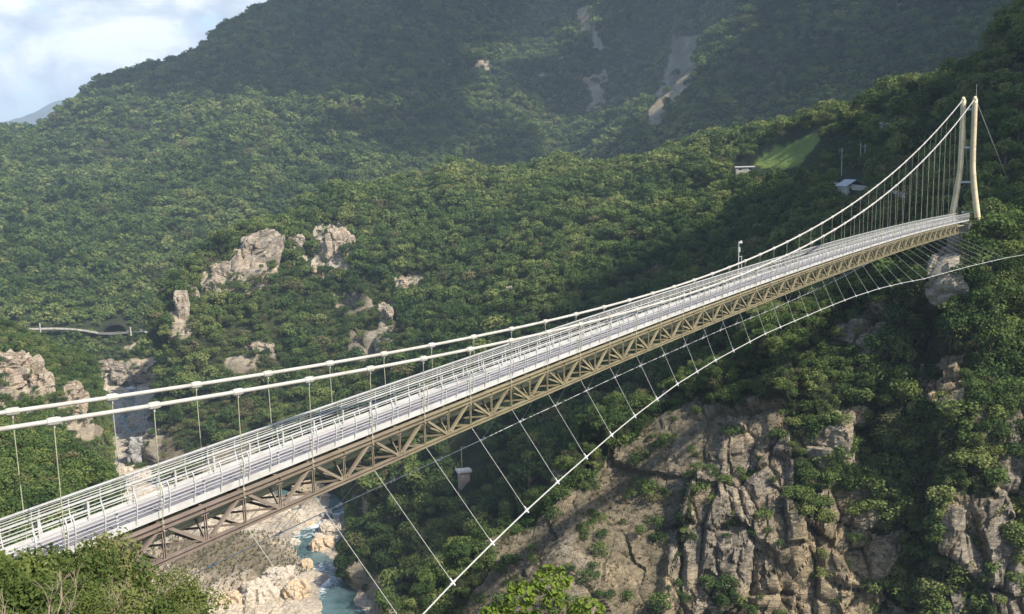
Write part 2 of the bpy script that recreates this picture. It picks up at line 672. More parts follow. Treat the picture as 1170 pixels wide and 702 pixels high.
ROCK_R = [[(238, 345), (232, 315), (262, 298), (300, 268), (322, 275), (318, 330), (285, 335)],
          [(201, 400), (202, 338), (215, 340), (215, 395)],
          [(360, 262), (398, 258), (400, 315), (380, 322), (355, 310)], [(330, 268), (346, 270), (348, 300), (334, 300)],
          [(378, 335), (420, 335), (428, 355), (392, 362)], [(432, 350), (452, 340), (455, 395), (436, 395)], [(453, 318), (482, 318), (480, 336), (455, 336)],
          [(400, 375), (440, 380), (430, 420), (398, 412)], [(280, 395), (310, 390), (314, 408), (284, 410)], [(256, 410), (300, 402), (290, 432), (260, 430)], [(575, 325), (590, 325), (590, 338), (575, 338)], [(470, 470), (505, 470), (500, 485), (470, 485)],
          [(395, 640), (436, 655), (462, 690), (470, 740), (395, 740)], [(402, 555), (414, 556), (424, 605), (408, 606)], [(150, 500), (170, 480), (200, 505), (225, 560), (150, 560)],
          [(240, 520), (300, 500), (300, 560), (220, 560)]]
# ---- middle ridge: river bank, lower cliffs, wooded slope, crest, back
R = []
R.append([Z(250, 720, 0), Z(250, 740, 20), Z(250, 750, 45), Z(252, 770, 65), Z(255, 780, 80), Y(255, 350, 800), Z(265, 860, 40)])
R.append([Z(170, 548, -2), Y(180, 485, 590), Y(198, 430, 605), Y(203, 385, 618), Y(206, 342, 640), Y(215, 332, 665), Z(240, 760, 60)])
R.append([GZ(250, 560, -2), Y(250, 478, 560), Y(250, 415, 605), Y(254, 355, 640), Y(258, 318, 662), Y(258, 304, 690), Z(275, 800, 62)])
R.append([GZ(300, 560, -2), Y(300, 482, 545), Y(300, 412, 598), Y(300, 345, 640), Y(297, 300, 662), Y(292, 280, 690), Z(305, 830, 70)])
R.append([GZ(350, 562, -2), Y(350, 490, 528), Y(350, 430, 578), Y(350, 360, 640), Y(348, 300, 690), Y(345, 250, 745), Z(350, 880, 80)])
R.append([GZ(398, 575, -2), Y(405, 505, 500), Y(402, 430, 560), Y(400, 350, 632), Y(396, 282, 712), Y(388, 232, 795), Z(390, 920, 90)])
R.append([GZ(410, 640, -2), Y(440, 545, 432), Y(448, 435, 520), Y(450, 342, 622), Y(450, 268, 730), Y(450, 216, 832), Z(450, 960, 100)])
R.append([GZ(415, 705, -2), Y(500, 560, 390), Y(515, 435, 482), Y(520, 338, 600), Y(520, 258, 722), Y(520, 205, 842), Z(520, 980, 105)])
R.append([Z(470, 300, -2), Y(570, 580, 335), Y(592, 435, 440), Y(600, 333, 560), Y(600, 253, 692), Y(600, 201, 832), Z(600, 980, 110)])
R.append([Z(560, 262, -2), Y(680, 570, 300), Y(695, 432, 390), Y(700, 323, 520), Y(700, 248, 652), Y(700, 197, 812), Z(700, 960, 115)])
R.append([Z(700, 258, 5), Y(795, 560, 272), Y(800, 423, 335), Y(800, 314, 460), Y(800, 238, 602), Y(800, 178, 762), Z(800, 920, 118)])
R.append([Z(820, 254, 10), Y(885, 560, 262), Y(880, 404, 300), Y(880, 294, 412), Y(880, 218, 542), Y(880, 157, 692), Z(880, 860, 120)])
R.append([Z(930, 250, 15), Y(965, 540, 256), Y(960, 375, 282), Y(960, 273, 350), Y(960, 198, 462), Y(960, 138, 602), Z(960, 780, 125)])
R.append([Z(1040, 245, 20), Y(1045, 520, 250), Y(1042, 345, 262), Y(1040, 257, 302), Y(1040, 182, 392), Y(1040, 119, 522), Z(1040, 700, 130)])
R.append([Z(1100, 240, 20), Y(1095, 500, 246), Y(1090, 310, 252), Y(1090, 240, 268), Y(1090, 178, 345), Y(1085, 108, 482), Z(1085, 640, 135)])
R.append([Z(1135, 236, 20), Y(1130, 500, 250), Y(1125, 300, 256), Y(1125, 232, 270), Y(1125, 168, 318), Y(1118, 98, 435), Z(1118, 600, 140)])
R.append([Z(1170, 236, 20), Y(1165, 500, 252), Y(1165, 290, 260), Y(1165, 222, 274), Y(1165, 130, 318), Y(1150, 42, 420), Z(1150, 580, 150)])
R.append([Z(1260, 245, 20), Y(1260, 500, 262), Y(1260, 280, 272), Y(1260, 205, 288), Y(1260, 110, 330), Y(1250, -25, 425), Z(1250, 590, 150)])
R.append([Z(1450, 260, 20), Y(1450, 500, 282), Y(1450, 280, 292), Y(1450, 205, 310), Y(1450, 120, 350), Y(1450, 0, 440), Z(1450, 600, 150)])
R.append([Z(1900, 260, 20), Y(1900, 500, 282), Y(1900, 280, 292), Y(1900, 205, 310), Y(1900, 120, 350), Y(1900, 20, 440), Z(1900, 600, 150)])
G, u, v = loft(R, [14, 12, 14, 14, 14, 16, 18, 20, 24, 24, 22, 20, 20, 14, 10, 10, 14, 14, 20], [18, 22, 24, 24, 24, 12])
nrm = gnormals(G)
P = G.reshape(-1, 3)
rg = np.hypot(P[:, 0], P[:, 1])
rk0 = polymask(P, ROCK_R, 7, 18, 90)
d = rocky(P / 1.6, 1.3, 310) * rk0 + fbm(P / 90, 4, 3, True) * np.clip((rg - 230) / 500, 0, 1) * 12 + fbm(P / 22, 3, 5) * 3.2
G = (P + nrm.reshape(-1, 3) * d[:, None] * np.clip((rg[:, None] - 240) / 90, .1, 1)).reshape(G.shape)
P = G.reshape(-1, 3)
DRY_R = [[(360, 330), (455, 322), (470, 400), (420, 470), (350, 440)], [(200, 470), (330, 440), (340, 560), (170, 560)], [(255, 380), (330, 380), (330, 440), (250, 440)], [(850, 230), (990, 180), (1010, 240), (900, 300)]]
LAWN = [[(860, 186), (886, 170), (934, 152), (938, 160), (912, 190), (872, 192)]]
px, py, _ = proj(P)
rockR = polymask(P, ROCK_R, 7, 18, 90)
dryR = polymask(P, DRY_R, 14, 30, 95) * np.clip(.5 + .9 * fbm(P / 16, 3, 97), 0, 1)
lawnR = polymask(P, LAWN, 1.0, 30, 99)
finish('hills', G, M['hill'], dict(rockm=rockR, pale=rockR * .45, dry=dryR, lawn=lawnR), smooth=True)

ROCK_F = [[(668, 88), (692, 82), (692, 122), (676, 127)], [(657, 12), (672, 12), (688, 54), (675, 58)], [(768, 50), (806, 40), (792, 86), (777, 106), (750, 144), (735, 138), (752, 104)],
          [(506, 62), (512, 62), (512, 76), (503, 76)], [(538, 76), (562, 70), (562, 84), (538, 84)], [(636, 66), (645, 64), (648, 92), (636, 80)], [(612, 84), (622, 84), (622, 96), (612, 96)],
          [(166, 352), (186, 350), (190, 374), (166, 376)], [(103, 414), (180, 410), (200, 470), (100, 470)], [(138, 398), (160, 388), (162, 393), (146, 408)]]
# ---- far mountains
FA = []
FA.append([Z(-1100, 700, 0), Y(-1100, 410, 900), Y(-1100, 335, 1050), Y(-1100, 275, 1300), Y(-1100, 240, 1600), Y(-1100, 205, 1950), Z(-1100, 2600, 60)])
FA.append([Z(-330, 700, 0), Y(-330, 405, 900), Y(-330, 330, 1050), Y(-330, 270, 1300), Y(-330, 235, 1600), Y(-330, 205, 1950), Z(-330, 2600, 60)])
FA.append([Z(-120, 760, 0), Y(-120, 392, 860), Y(-120, 325, 1000), Y(-120, 262, 1250), Y(-120, 215, 1600), Y(-120, 186, 1980), Z(-120, 2600, 60)])
FA.append([Z(0, 770, 0), Y(0, 380, 830), Y(0, 322, 960), Y(0, 260, 1200), Y(0, 205, 1550), Y(0, 171, 1950), Z(0, 2600, 60)])
FA.append([Z(75, 780, 2), Y(75, 380, 825), Y(75, 322, 960), Y(75, 255, 1200), Y(75, 190, 1580), Y(76, 153, 1980), Z(76, 2650, 80)])
FA.append([GZ(138, 441, 0), Y(135, 380, 828), Y(130, 320, 950), Y(128, 250, 1180), Y(128, 170, 1550), Y(133, 117, 1980), Z(135, 2650, 90)])
FA.append([GZ(175, 441, 0), Y(180, 378, 828), Y(185, 315, 960), Y(185, 240, 1180), Y(185, 155, 1550), Y(192, 101, 1990), Z(192, 2700, 120)])
FA.append([Z(240, 780, 2), Y(240, 372, 850), Y(240, 305, 990), Y(240, 230, 1200), Y(240, 135, 1560), Y(246, 75, 2000), Z(246, 2700, 160)])
FA.append([Z(320, 800, 10), Y(320, 350, 900), Y(320, 290, 1030), Y(320, 205, 1250), Y(320, 105, 1600), Y(322, 20, 2020), Z(322, 2700, 250)])
FA.append([Z(430, 900, 15), Y(430, 330, 960), Y(430, 270, 1080), Y(430, 185, 1300), Y(430, 70, 1660), Y(430, -110, 2080), Z(430, 2700, 300)])
FA.append([Z(560, 950, 20), Y(560, 310, 1000), Y(560, 250, 1120), Y(560, 175, 1340), Y(560, 70, 1700), Y(560, -160, 2150), Z(560, 2800, 350)])
FA.append([Z(660, 950, 30), Y(660, 290, 1010), Y(665, 238, 1130), Y(670, 165, 1380), Y(672, 80, 1720), Y(660, -170, 2250), Z(660, 2800, 350)])
FA.append([Z(760, 950, 40), Y(760, 270, 1000), Y(760, 220, 1100), Y(765, 140, 1300), Y(775, 60, 1560), Y(790, -170, 2000), Z(790, 2700, 400)])
FA.append([Z(860, 930, 50), Y(860, 240, 980), Y(858, 190, 1060), Y(855, 110, 1200), Y(868, 30, 1400), Y(890, -230, 1850), Z(890, 2600, 400)])
FA.append([Z(1000, 880, 60), Y(1000, 210, 920), Y(1000, 160, 1000), Y(1000, 90, 1150), Y(1000, 0, 1370), Y(1000, -280, 1800), Z(1000, 2600, 400)])
FA.append([Z(1120, 820, 70), Y(1120, 180, 860), Y(1120, 120, 950), Y(1120, 60, 1080), Y(1120, -30, 1280), Y(1120, -330, 1700), Z(1120, 2500, 400)])
FA.append([Z(1300, 780, 80), Y(1300, 140, 820), Y(1300, 80, 900), Y(1300, 0, 1020), Y(1300, -100, 1220), Y(1300, -330, 1550), Z(1300, 2400, 400)])
FA.append([Z(1500, 760, 80), Y(1500, 100, 800), Y(1500, 20, 880), Y(1500, -80, 1000), Y(1500, -160, 1200), Y(1500, -380, 1450), Z(1500, 2400, 400)])
G, u, v = loft(FA, [24, 16, 16, 14, 14, 12, 14, 18, 22, 24, 20, 20, 20, 24, 22, 18, 16], [14, 20, 26, 32, 36, 12])
nrm = gnormals(G)
P = G.reshape(-1, 3)
rg = np.hypot(P[:, 0], P[:, 1])
amp = np.clip((rg - 860) / 500, 0, 1)
rk0 = polymask(P, ROCK_F, 5, 60, 190)
d = rocky(P / 1.8, 1.4, 320) * rk0 * (rg < 1000) + fbm(P * np.array([1, 1, .45]) / 260, 5, 23, True) * 46 * amp + fbm(P / 45, 3, 25) * (2 + 7 * amp)
G = (P + nrm.reshape(-1, 3) * d[:, None]).reshape(G.shape)
P = G.reshape(-1, 3)
BARE_F = [[(672, -40), (868, -60), (848, 40), (800, 62), (760, 55), (730, 70), (690, 70)], [(860, 20), (960, -20), (980, 40), (900, 90), (855, 80)], [(698, 130), (730, 130), (720, 190), (705, 190)]]
rockF = polymask(P, ROCK_F, 5, 60, 190)
bareF = polymask(P, BARE_F, 14, 90, 195) * np.clip(.55 + 1.1 * fbm(P / 60, 4, 197), 0, 1)
dryF = np.clip(polymask(P, [[(690, 60), (850, 50), (850, 130), (700, 190)], [(95, 385), (210, 375), (200, 420), (110, 420)]], 14, 70, 199) * .6, 0, 1) * np.clip(.4 + fbm(P / 40, 3, 201), 0, 1)
finish('mountains', G, M['hill'], dict(rockm=np.maximum(rockF, bareF * .5), pale=rockF * np.clip(.3 + .5 * fbm(P / 40, 3, 205), 0, .6), dry=np.maximum(dryF * (1 - rockF), np.maximum(bareF * .55, rockF * (rg > 1000) * np.clip(.35 + fbm(P / 25, 3, 206), 0, .8)))), smooth=True)

# ---- cliff spur under the far end of the bridge
S = []
S.append([Z(430, 190, -20), Y(430, 900, 181), Y(430, 800, 187), Y(430, 745, 192), Y(440, 770, 206), Z(450, 222, 10)])
S.append([Z(500, 190, -20), Y(500, 790, 184), Y(500, 722, 191), Y(500, 660, 199), Y(505, 690, 212), Z(510, 226, 10)])
S.append([Z(565, 188, -20), Y(565, 745, 185), Y(565, 668, 193), Y(565, 610, 205), Y(570, 640, 218), Z(575, 232, 20)])
S.append([Z(640, 171, -20), Y(640, 740, 177), Y(640, 612, 199), Y(640, 544, 214), Y(645, 572, 228), Z(650, 242, 25)])
S.append([Z(720, 183, -20), Y(720, 740, 189), Y(720, 557, 211), Y(720, 478, 227), Y(725, 500, 240), Z(730, 254, 30)])
S.append([Z(800, 187, -20), Y(800, 740, 193), Y(800, 500, 215), Y(800, 424, 234), Y(803, 436, 250), Z(806, 266, 60)])
S.append([Z(880, 188, -20), Y(880, 740, 194), Y(880, 470, 216), Y(880, 398, 236), Y(882, 396, 256), Z(884, 280, 80)])
S.append([Z(960, 191, -20), Y(960, 740, 197), Y(960, 430, 219), Y(960, 348, 241), Y(962, 340, 260), Z(963, 284, 95)])
S.append([Z(1040, 192, -20), Y(1040, 740, 198), Y(1040, 400, 220), Y(1040, 308, 238), Y(1042, 288, 258), Y(1042, 285, 288)])
S.append([Z(1085, 189, -20), Y(1085, 740, 195), Y(1085, 380, 217), Y(1085, 288, 230), Y(1087, 266, 250), Y(1088, 250, 275)])
S.append([Z(1120, 191, -20), Y(1120, 740, 197), Y(1120, 370, 219), Y(1120, 280, 232), Y(1120, 256, 252), Y(1120, 238, 270)])
S.append([Z(1165, 194, -20), Y(1165, 740, 200), Y(1165, 370, 222), Y(1165, 272, 238), Y(1165, 245, 256), Y(1165, 222, 272)])
S.append([Z(1290, 203, -20), Y(1290, 740, 209), Y(1290, 380, 231), Y(1290, 270, 250), Y(1290, 235, 268), Y(1290, 205, 286)])
S.append([Z(1500, 220, -20), Y(1500, 740, 226), Y(1500, 400, 248), Y(1500, 275, 268), Y(1500, 240, 288), Y(1500, 200, 306)])
S.append([Z(1950, 225, -20), Y(1950, 600, 232), Y(1950, 400, 250), Y(1950, 275, 270), Y(1950, 240, 290), Y(1950, 200, 306)])
G, u, v = loft(S, [26, 34, 44, 50, 52, 54, 56, 56, 34, 28, 34, 30, 24, 24], [22, 110, 60, 34, 14])
nrm = gnormals(G)
P = G.reshape(-1, 3)
px, py, _ = proj(P)
# the brown slope under the bridge's shadow is smoother than the cliffs on its right
SLOPE = inpoly(px, py, [(400, 800), (560, 630), (800, 440), (838, 480), (800, 540), (770, 600), (742, 720), (700, 900), (380, 900)]).astype(float)
k = G.shape
sl = SLOPE.reshape(k[:2])
for _ in range(14):
    sl[1:-1, 1:-1] = (sl[1:-1, 1:-1] * 2 + sl[:-2, 1:-1] + sl[2:, 1:-1] + sl[1:-1, :-2] + sl[1:-1, 2:]) / 6
sl = sl.ravel()
rough = 1 - .72 * sl
d = rocky(P, 1.0, 300) * rough + sl * (fbm(P / 6, 5, 333) * 1.3 + fbm(P / 22, 3, 334) * 1.5)
al = P[:, 0] + 3 * fbm(P / 15, 2, 336)
rib = fbm(np.stack([al / 13, P[:, 2] / 90, np.zeros(len(P))], 1), 3, 337)
d += (1 - sl) * (3.6 * rib - 2.6 * np.clip(-rib * 2.2 - .25, 0, 1)) + sl * 1.0 * rib
top = np.repeat(v[None, :], k[0], 0).ravel()
tow = np.exp(-(((px - 1105) / 30) ** 2)) * (top > 2.8)
d *= (1 - .9 * tow) * np.clip((4.6 - top) / .8, .1, 1)
sgn = np.sign(nrm.reshape(-1, 3) @ np.array([0, -1, .5]))
sgn = 1 if sgn.mean() > 0 else -1
G = (P + sgn * nrm.reshape(-1, 3) * d[:, None]).reshape(k)
P = G.reshape(-1, 3)
ROCK_S = [[(560, 640), (640, 565), (720, 505), (800, 450), (815, 520), (775, 600), (760, 720), (520, 720)],
          [(790, 470), (850, 455), (905, 470), (900, 520), (905, 600), (900, 720), (750, 720), (800, 560)],
          [(920, 500), (940, 478), (985, 460), (1016, 476), (1010, 535), (1000, 570), (1010, 600), (985, 606), (935, 575)],
          [(865, 575), (960, 596), (1010, 620), (1040, 600), (1060, 720), (855, 720)],
          [(1058, 300), (1085, 278), (1100, 285), (1108, 330), (1080, 350), (1060, 340)], [(1050, 415), (1095, 408), (1100, 450), (1085, 480), (1055, 470)],
          [(1080, 570), (1180, 555), (1180, 720), (1085, 720)], [(1140, 350), (1155, 350), (1160, 380), (1145, 380)], [(1040, 560), (1075, 560), (1070, 610), (1045, 610)], [(975, 385), (1010, 380), (1015, 400), (985, 410)]]
DARK = [[(830, 390), (1010, 345), (1040, 470), (925, 500), (900, 470), (830, 450)]]
rockS = polymask(P, ROCK_S, 16, 9, 390)
nz_ = fbm(P / 7, 4, 397)
nz2 = fbm(P / 26, 3, 401)
gully = np.clip((-d - 1.2) / 2.5, 0, 1) * (1 - sl)
rockS = np.clip(rockS * (1 - .8 * gully) * np.clip(.95 + .9 * nz_, 0, 1) + (1 - rockS) * np.clip(nz2 * 1.6 + nz_ * .6 - .25, 0, .9), 0, 1)
dryS = np.clip(sl * (.75 + 1.1 * fbm(P / 5, 4, 398)), 0, .95)
finish('cliff', G, M['rock'], dict(rockm=rockS, pale=polymask(P, [[(1058, 290), (1085, 270), (1106, 285), (1108, 335), (1080, 350), (1060, 340)]], 6, 8, 405) * .6, dry=dryS))
CLIFF_SLOPE = sl

# ---- near slope and left bank
NL = []
def rows(px, lst):
    out = []
    for t in lst:
        out.append(Z(px, t[1], t[2]) if t[0] == 'z' else Y(px, t[1], t[2]))
    return out
NL.append(rows(-1400, [('z', 1, 163.3), ('z', 7, 162), ('z', 20, 158), ('z', 32, 154), ('z', 45, 150), ('z', 75, 140), ('z', 120, 125), ('y', 545, 180), ('y', 480, 250), ('y', 455, 330), ('y', 440, 400), ('y', 385, 450), ('y', 350, 520), ('y', 400, 620)]))
NL.append(rows(-500, [('z', 1, 163.3), ('z', 7, 161), ('z', 20, 156), ('z', 32, 151), ('z', 45, 146), ('z', 75, 135), ('z', 120, 118), ('y', 545, 180), ('y', 480, 250), ('y', 455, 330), ('y', 440, 400), ('y', 385, 450), ('y', 350, 520), ('y', 400, 620)]))
NL.append(rows(-150, [('z', 1, 163.3), ('z', 7, 160.3), ('z', 20, 153), ('z', 32, 148.5), ('z', 45, 145), ('z', 75, 132), ('z', 120, 116), ('y', 555, 180), ('y', 485, 250), ('y', 470, 340), ('y', 465, 440), ('y', 405, 480), ('y', 360, 540), ('y', 410, 640)]))
NL.append(rows(0, [('z', 1, 163.3), ('z', 7, 160), ('z', 20, 152.5), ('z', 32, 148.3), ('z', 45, 144), ('z', 75, 129), ('z', 130, 112), ('y', 545, 205), ('y', 492, 262), ('y', 482, 380), ('y', 468, 470), ('y', 412, 495), ('y', 372, 555), ('y', 420, 650)]))
NL.append(rows(60, [('z', 1, 163.3), ('z', 7, 160), ('z', 20, 152.3), ('z', 32, 148.2), ('z', 45, 143), ('z', 75, 124), ('z', 130, 105), ('y', 562, 200), ('y', 514, 262), ('y', 500, 380), ('y', 478, 470), ('y', 436, 492), ('y', 400, 545), ('y', 440, 630)]))
NL.append(rows(105, [('z', 1, 163.3), ('z', 7, 160), ('z', 20, 152), ('z', 32, 148), ('z', 45, 141), ('z', 75, 118), ('z', 130, 95), ('y', 585, 195), ('y', 535, 250), ('z', 350, 5), ('z', 465, 3), ('y', 456, 505), ('y', 420, 550), ('z', 620, 5)]))
NL.append(rows(135, [('z', 1, 163.3), ('z', 7, 160), ('z', 20, 151.7), ('z', 32, 147.8), ('z', 45, 140), ('z', 75, 112), ('z', 130, 88), ('y', 605, 190), ('y', 566, 235), ('z', 350, -2), ('z', 460, -3), ('z', 520, -3), ('z', 560, -3), ('z', 620, -4)]))
NL.append(rows(180, [('z', 1, 163.3), ('z', 7, 159.8), ('z', 20, 151.5), ('z', 32, 147.4), ('z', 43, 138), ('z', 70, 104), ('z', 130, 74), ('z', 180, 55), ('z', 225, 40), ('z', 320, 4), ('z', 400, 0), ('z', 440, -1), ('z', 480, -2), ('z', 520, -3)]))
NL.append(rows(240, [('z', 1, 163.3), ('z', 7, 159.5), ('z', 20, 150), ('z', 30, 145), ('z', 40, 134), ('z', 64, 96), ('z', 120, 60), ('z', 170, 40), ('z', 220, 24), ('z', 290, 0), ('z', 310, -2), ('z', 330, -3), ('z', 350, -4), ('z', 370, -5)]))
NL.append(rows(330, [('z', 1, 163.3), ('z', 7, 159), ('z', 18, 148), ('z', 27, 138), ('z', 36, 122), ('z', 58, 82), ('z', 110, 40), ('z', 150, 20), ('z', 190, 6), ('z', 230, -2), ('z', 240, -3), ('z', 250, -4), ('z', 260, -5), ('z', 270, -6)]))
NL.append(rows(600, [('z', 1, 163.3), ('z', 7, 158), ('z', 16, 146), ('z', 24, 134), ('z', 32, 112), ('z', 50, 66), ('z', 80, 20), ('z', 100, 4), ('z', 110, 0), ('z', 115, -2), ('z', 120, -3), ('z', 125, -4), ('z', 130, -5), ('z', 135, -6)]))
NL.append(rows(1100, [('z', 1, 163.3), ('z', 7, 158), ('z', 15, 146), ('z', 23, 130), ('z', 30, 106), ('z', 44, 60), ('z', 60, 20), ('z', 75, 4), ('z', 80, 0), ('z', 84, -2), ('z', 88, -3), ('z', 92, -4), ('z', 96, -5), ('z', 100, -6)]))
NL.append(rows(1900, [('z', 1, 163.3), ('z', 7, 159), ('z', 15, 148), ('z', 23, 134), ('z', 30, 110), ('z', 42, 60), ('z', 54, 20), ('z', 60, 4), ('z', 62, 0), ('z', 64, -2), ('z', 66, -3), ('z', 68, -4), ('z', 70, -5), ('z', 72, -6)]))
G, u, v = loft(NL, [20, 14, 12, 12, 10, 10, 12, 14, 14, 20, 16, 14], [4, 8, 10, 12, 10, 12, 14, 22, 16, 12, 18, 14, 10])
nrm = gnormals(G)
P = G.reshape(-1, 3)
rg = np.hypot(P[:, 0], P[:, 1])
sg = np.sign(nrm[..., 2].mean())
d = fbm(P / 28, 4, 43) * np.clip((rg - 50) / 150, 0, 1) * 5 + fbm(P / 5, 3, 44) * np.clip(rg / 100, .05, 1) * .6
ROCK_N = [[(-20, 405), (25, 402), (55, 432), (58, 468), (40, 490), (-20, 480)], [(72, 440), (95, 445), (98, 475), (70, 470)], [(55, 480), (100, 475), (120, 510), (95, 505)]]
m_ = polymask(P, ROCK_N, 6, 14, 290) * (rg > 300)
cliffy = rocky(P, 1.0, 340) * m_
G = (P + sg * nrm.reshape(-1, 3) * (d + cliffy)[:, None]).reshape(G.shape)
P = G.reshape(-1, 3)
dryN = np.clip(.35 + fbm(P / 6, 3, 294), 0, 1) * (rg < 70) * .7
finish('hillside', G, M['rock'], dict(rockm=np.maximum(m_, (rg < 70) * .3), pale=m_ * .5, dry=dryN), smooth=True)

# ---- river bed and water
RIV = np.array([onz(*p)[:2] for p in ((132, 425), (150, 444), (148, 462), (140, 480), (150, 492), (112, 510), (140, 528), (165, 545), (215, 556), (270, 552), (330, 560), (392, 566), (388, 585), (372, 598), (350, 612), (346, 632), (366, 645), (385, 655), (384, 675), (390, 700), (396, 760), (420, 900))])
RIV = np.concatenate([RIV, [[5, 235], [22, 165], [38, 118], [48, 60], [40, -40]]])
RW = np.array([6, 9, 4, 4, 5, 4, 4, 5, 10, 10, 12, 9, 10, 10, 12, 13, 11, 8, 12, 14, 14, 14, 14, 14, 14, 14, 14]) * .62


def rivdist(XY):
    best = np.full(len(XY), 1e9)
    wid = np.zeros(len(XY))
    for i in range(len(RIV) - 1):
        a, c = RIV[i], RIV[i + 1]
        t = np.clip(((XY - a) @ (c - a)) / ((c - a) @ (c - a)), 0, 1)
        dd = np.hypot(*(XY - a - t[:, None] * (c - a)).T)
        m = dd < best
        best = np.where(m, dd, best)
        wid = np.where(m, RW[i] + (RW[i + 1] - RW[i]) * t, wid)
    return best, wid


def bedgrid(xs, ys):
    X, Yy = np.meshgrid(xs, ys, indexing='ij')
    return np.stack([X.ravel(), Yy.ravel()], -1), X.shape


XY, shp = bedgrid(np.arange(-430, 90, 1.5), np.arange(20, 860, 1.8))
rd, rw = rivdist(XY)
P3 = np.concatenate([XY, np.zeros((len(XY), 1))], 1)
wob = fbm(P3 / 12, 3, 70) * 4
v1, e1, t1 = worley(P3 / 9 + .2 * fbm(P3 / 6, 2, 77)[:, None], 71)
v2, e2, t2 = worley(P3 / 4, 72)
edge = rd + wob - rw
h = np.clip(edge / 7, -1, 1.0)
bed = np.where(h < 0, 2.0 * h, 1.1 * np.clip(h, 0, 1) ** .7 + np.clip((edge - 6) / 60, 0, 1) * 4)
bed = bed + np.clip(edge / 14, 0, 1) * (1.3 * v1 + 1.5 * t1 + .6 * v2 + .7 * t2 - .5 * (e1 < .08) + .8 * fbm(P3 / 30, 3, 78))
m0 = onz(275, 652)
bed += 9 * np.exp(-(((XY[:, 0] - m0[0] + 10) / 24) ** 2 + ((XY[:, 1] - m0[1]) / 26) ** 2))
GB = np.concatenate([XY, bed[:, None]], 1).reshape(shp + (3,))
mound = np.exp(-(((XY[:, 0] - m0[0] + 8) / 30) ** 2 + ((XY[:, 1] - m0[1]) / 26) ** 2))
nb = fbm(P3 / 9, 4, 79)
o_bed = finish('river_bed', GB, M['bed'], dict(rockm=np.full(len(XY), 1.0), pale=np.clip(.25 + .5 * nb, 0, .6) * (mound < .3), dry=np.clip(mound * 1.6 - .3 + .5 * nb, 0, .95) * (mound > .15)))
XW, shw = bedgrid(np.arange(-430, 90, 4.0), np.arange(20, 860, 4.0))
dw, ww = rivdist(XW)
fo = np.clip(fbm(np.concatenate([XW, np.zeros((len(XW), 1))], 1) / 22, 3, 81) * 1.6 + .1, 0, 1)
mw = mesh_np('river', np.concatenate([XW, np.zeros((len(XW), 1))], 1), gridfaces(*shw), M['water'])
fattr(mw, 'foam', fo)
tag(link('river', mw), kind='structure')

# base ground out to the horizon
gm = mesh_np('ground', [(-12900, -8900, -25), (12900, -8900, -25), (12900, 16300, -25), (-12900, 16300, -25)], [(0, 1, 2, 3)], M['hill'])
tag(link('ground', gm), kind='structure')

# distant range at the valley's end
DR = []
for px_, py_ in ((-3000, 120), (-1600, 105), (-700, 110), (-500, 125), (-300, 112), (-150, 120), (-60, 140), (0, 146), (40, 134), (75, 120), (120, 116), (180, 90), (300, 60)):
    DR.append([Z(px_, 6000, -20), Y(px_, 178, 7500), Y(px_, py_ * .5 + 80, 9000), Y(px_, py_, 10500), Z(px_, 13000, 50)])
G, u, v = loft(DR, [8] * 12, [8, 10, 12, 6])
P = G.reshape(-1, 3)
G = (P + np.array([0, 0, 1.]) * (fbm(P / 900, 5, 55, True) * 70)[:, None]).reshape(G.shape)
nvt = G.shape[0] * G.shape[1]
finish('distant_mountains', G, M['hill'], {}, smooth=True)
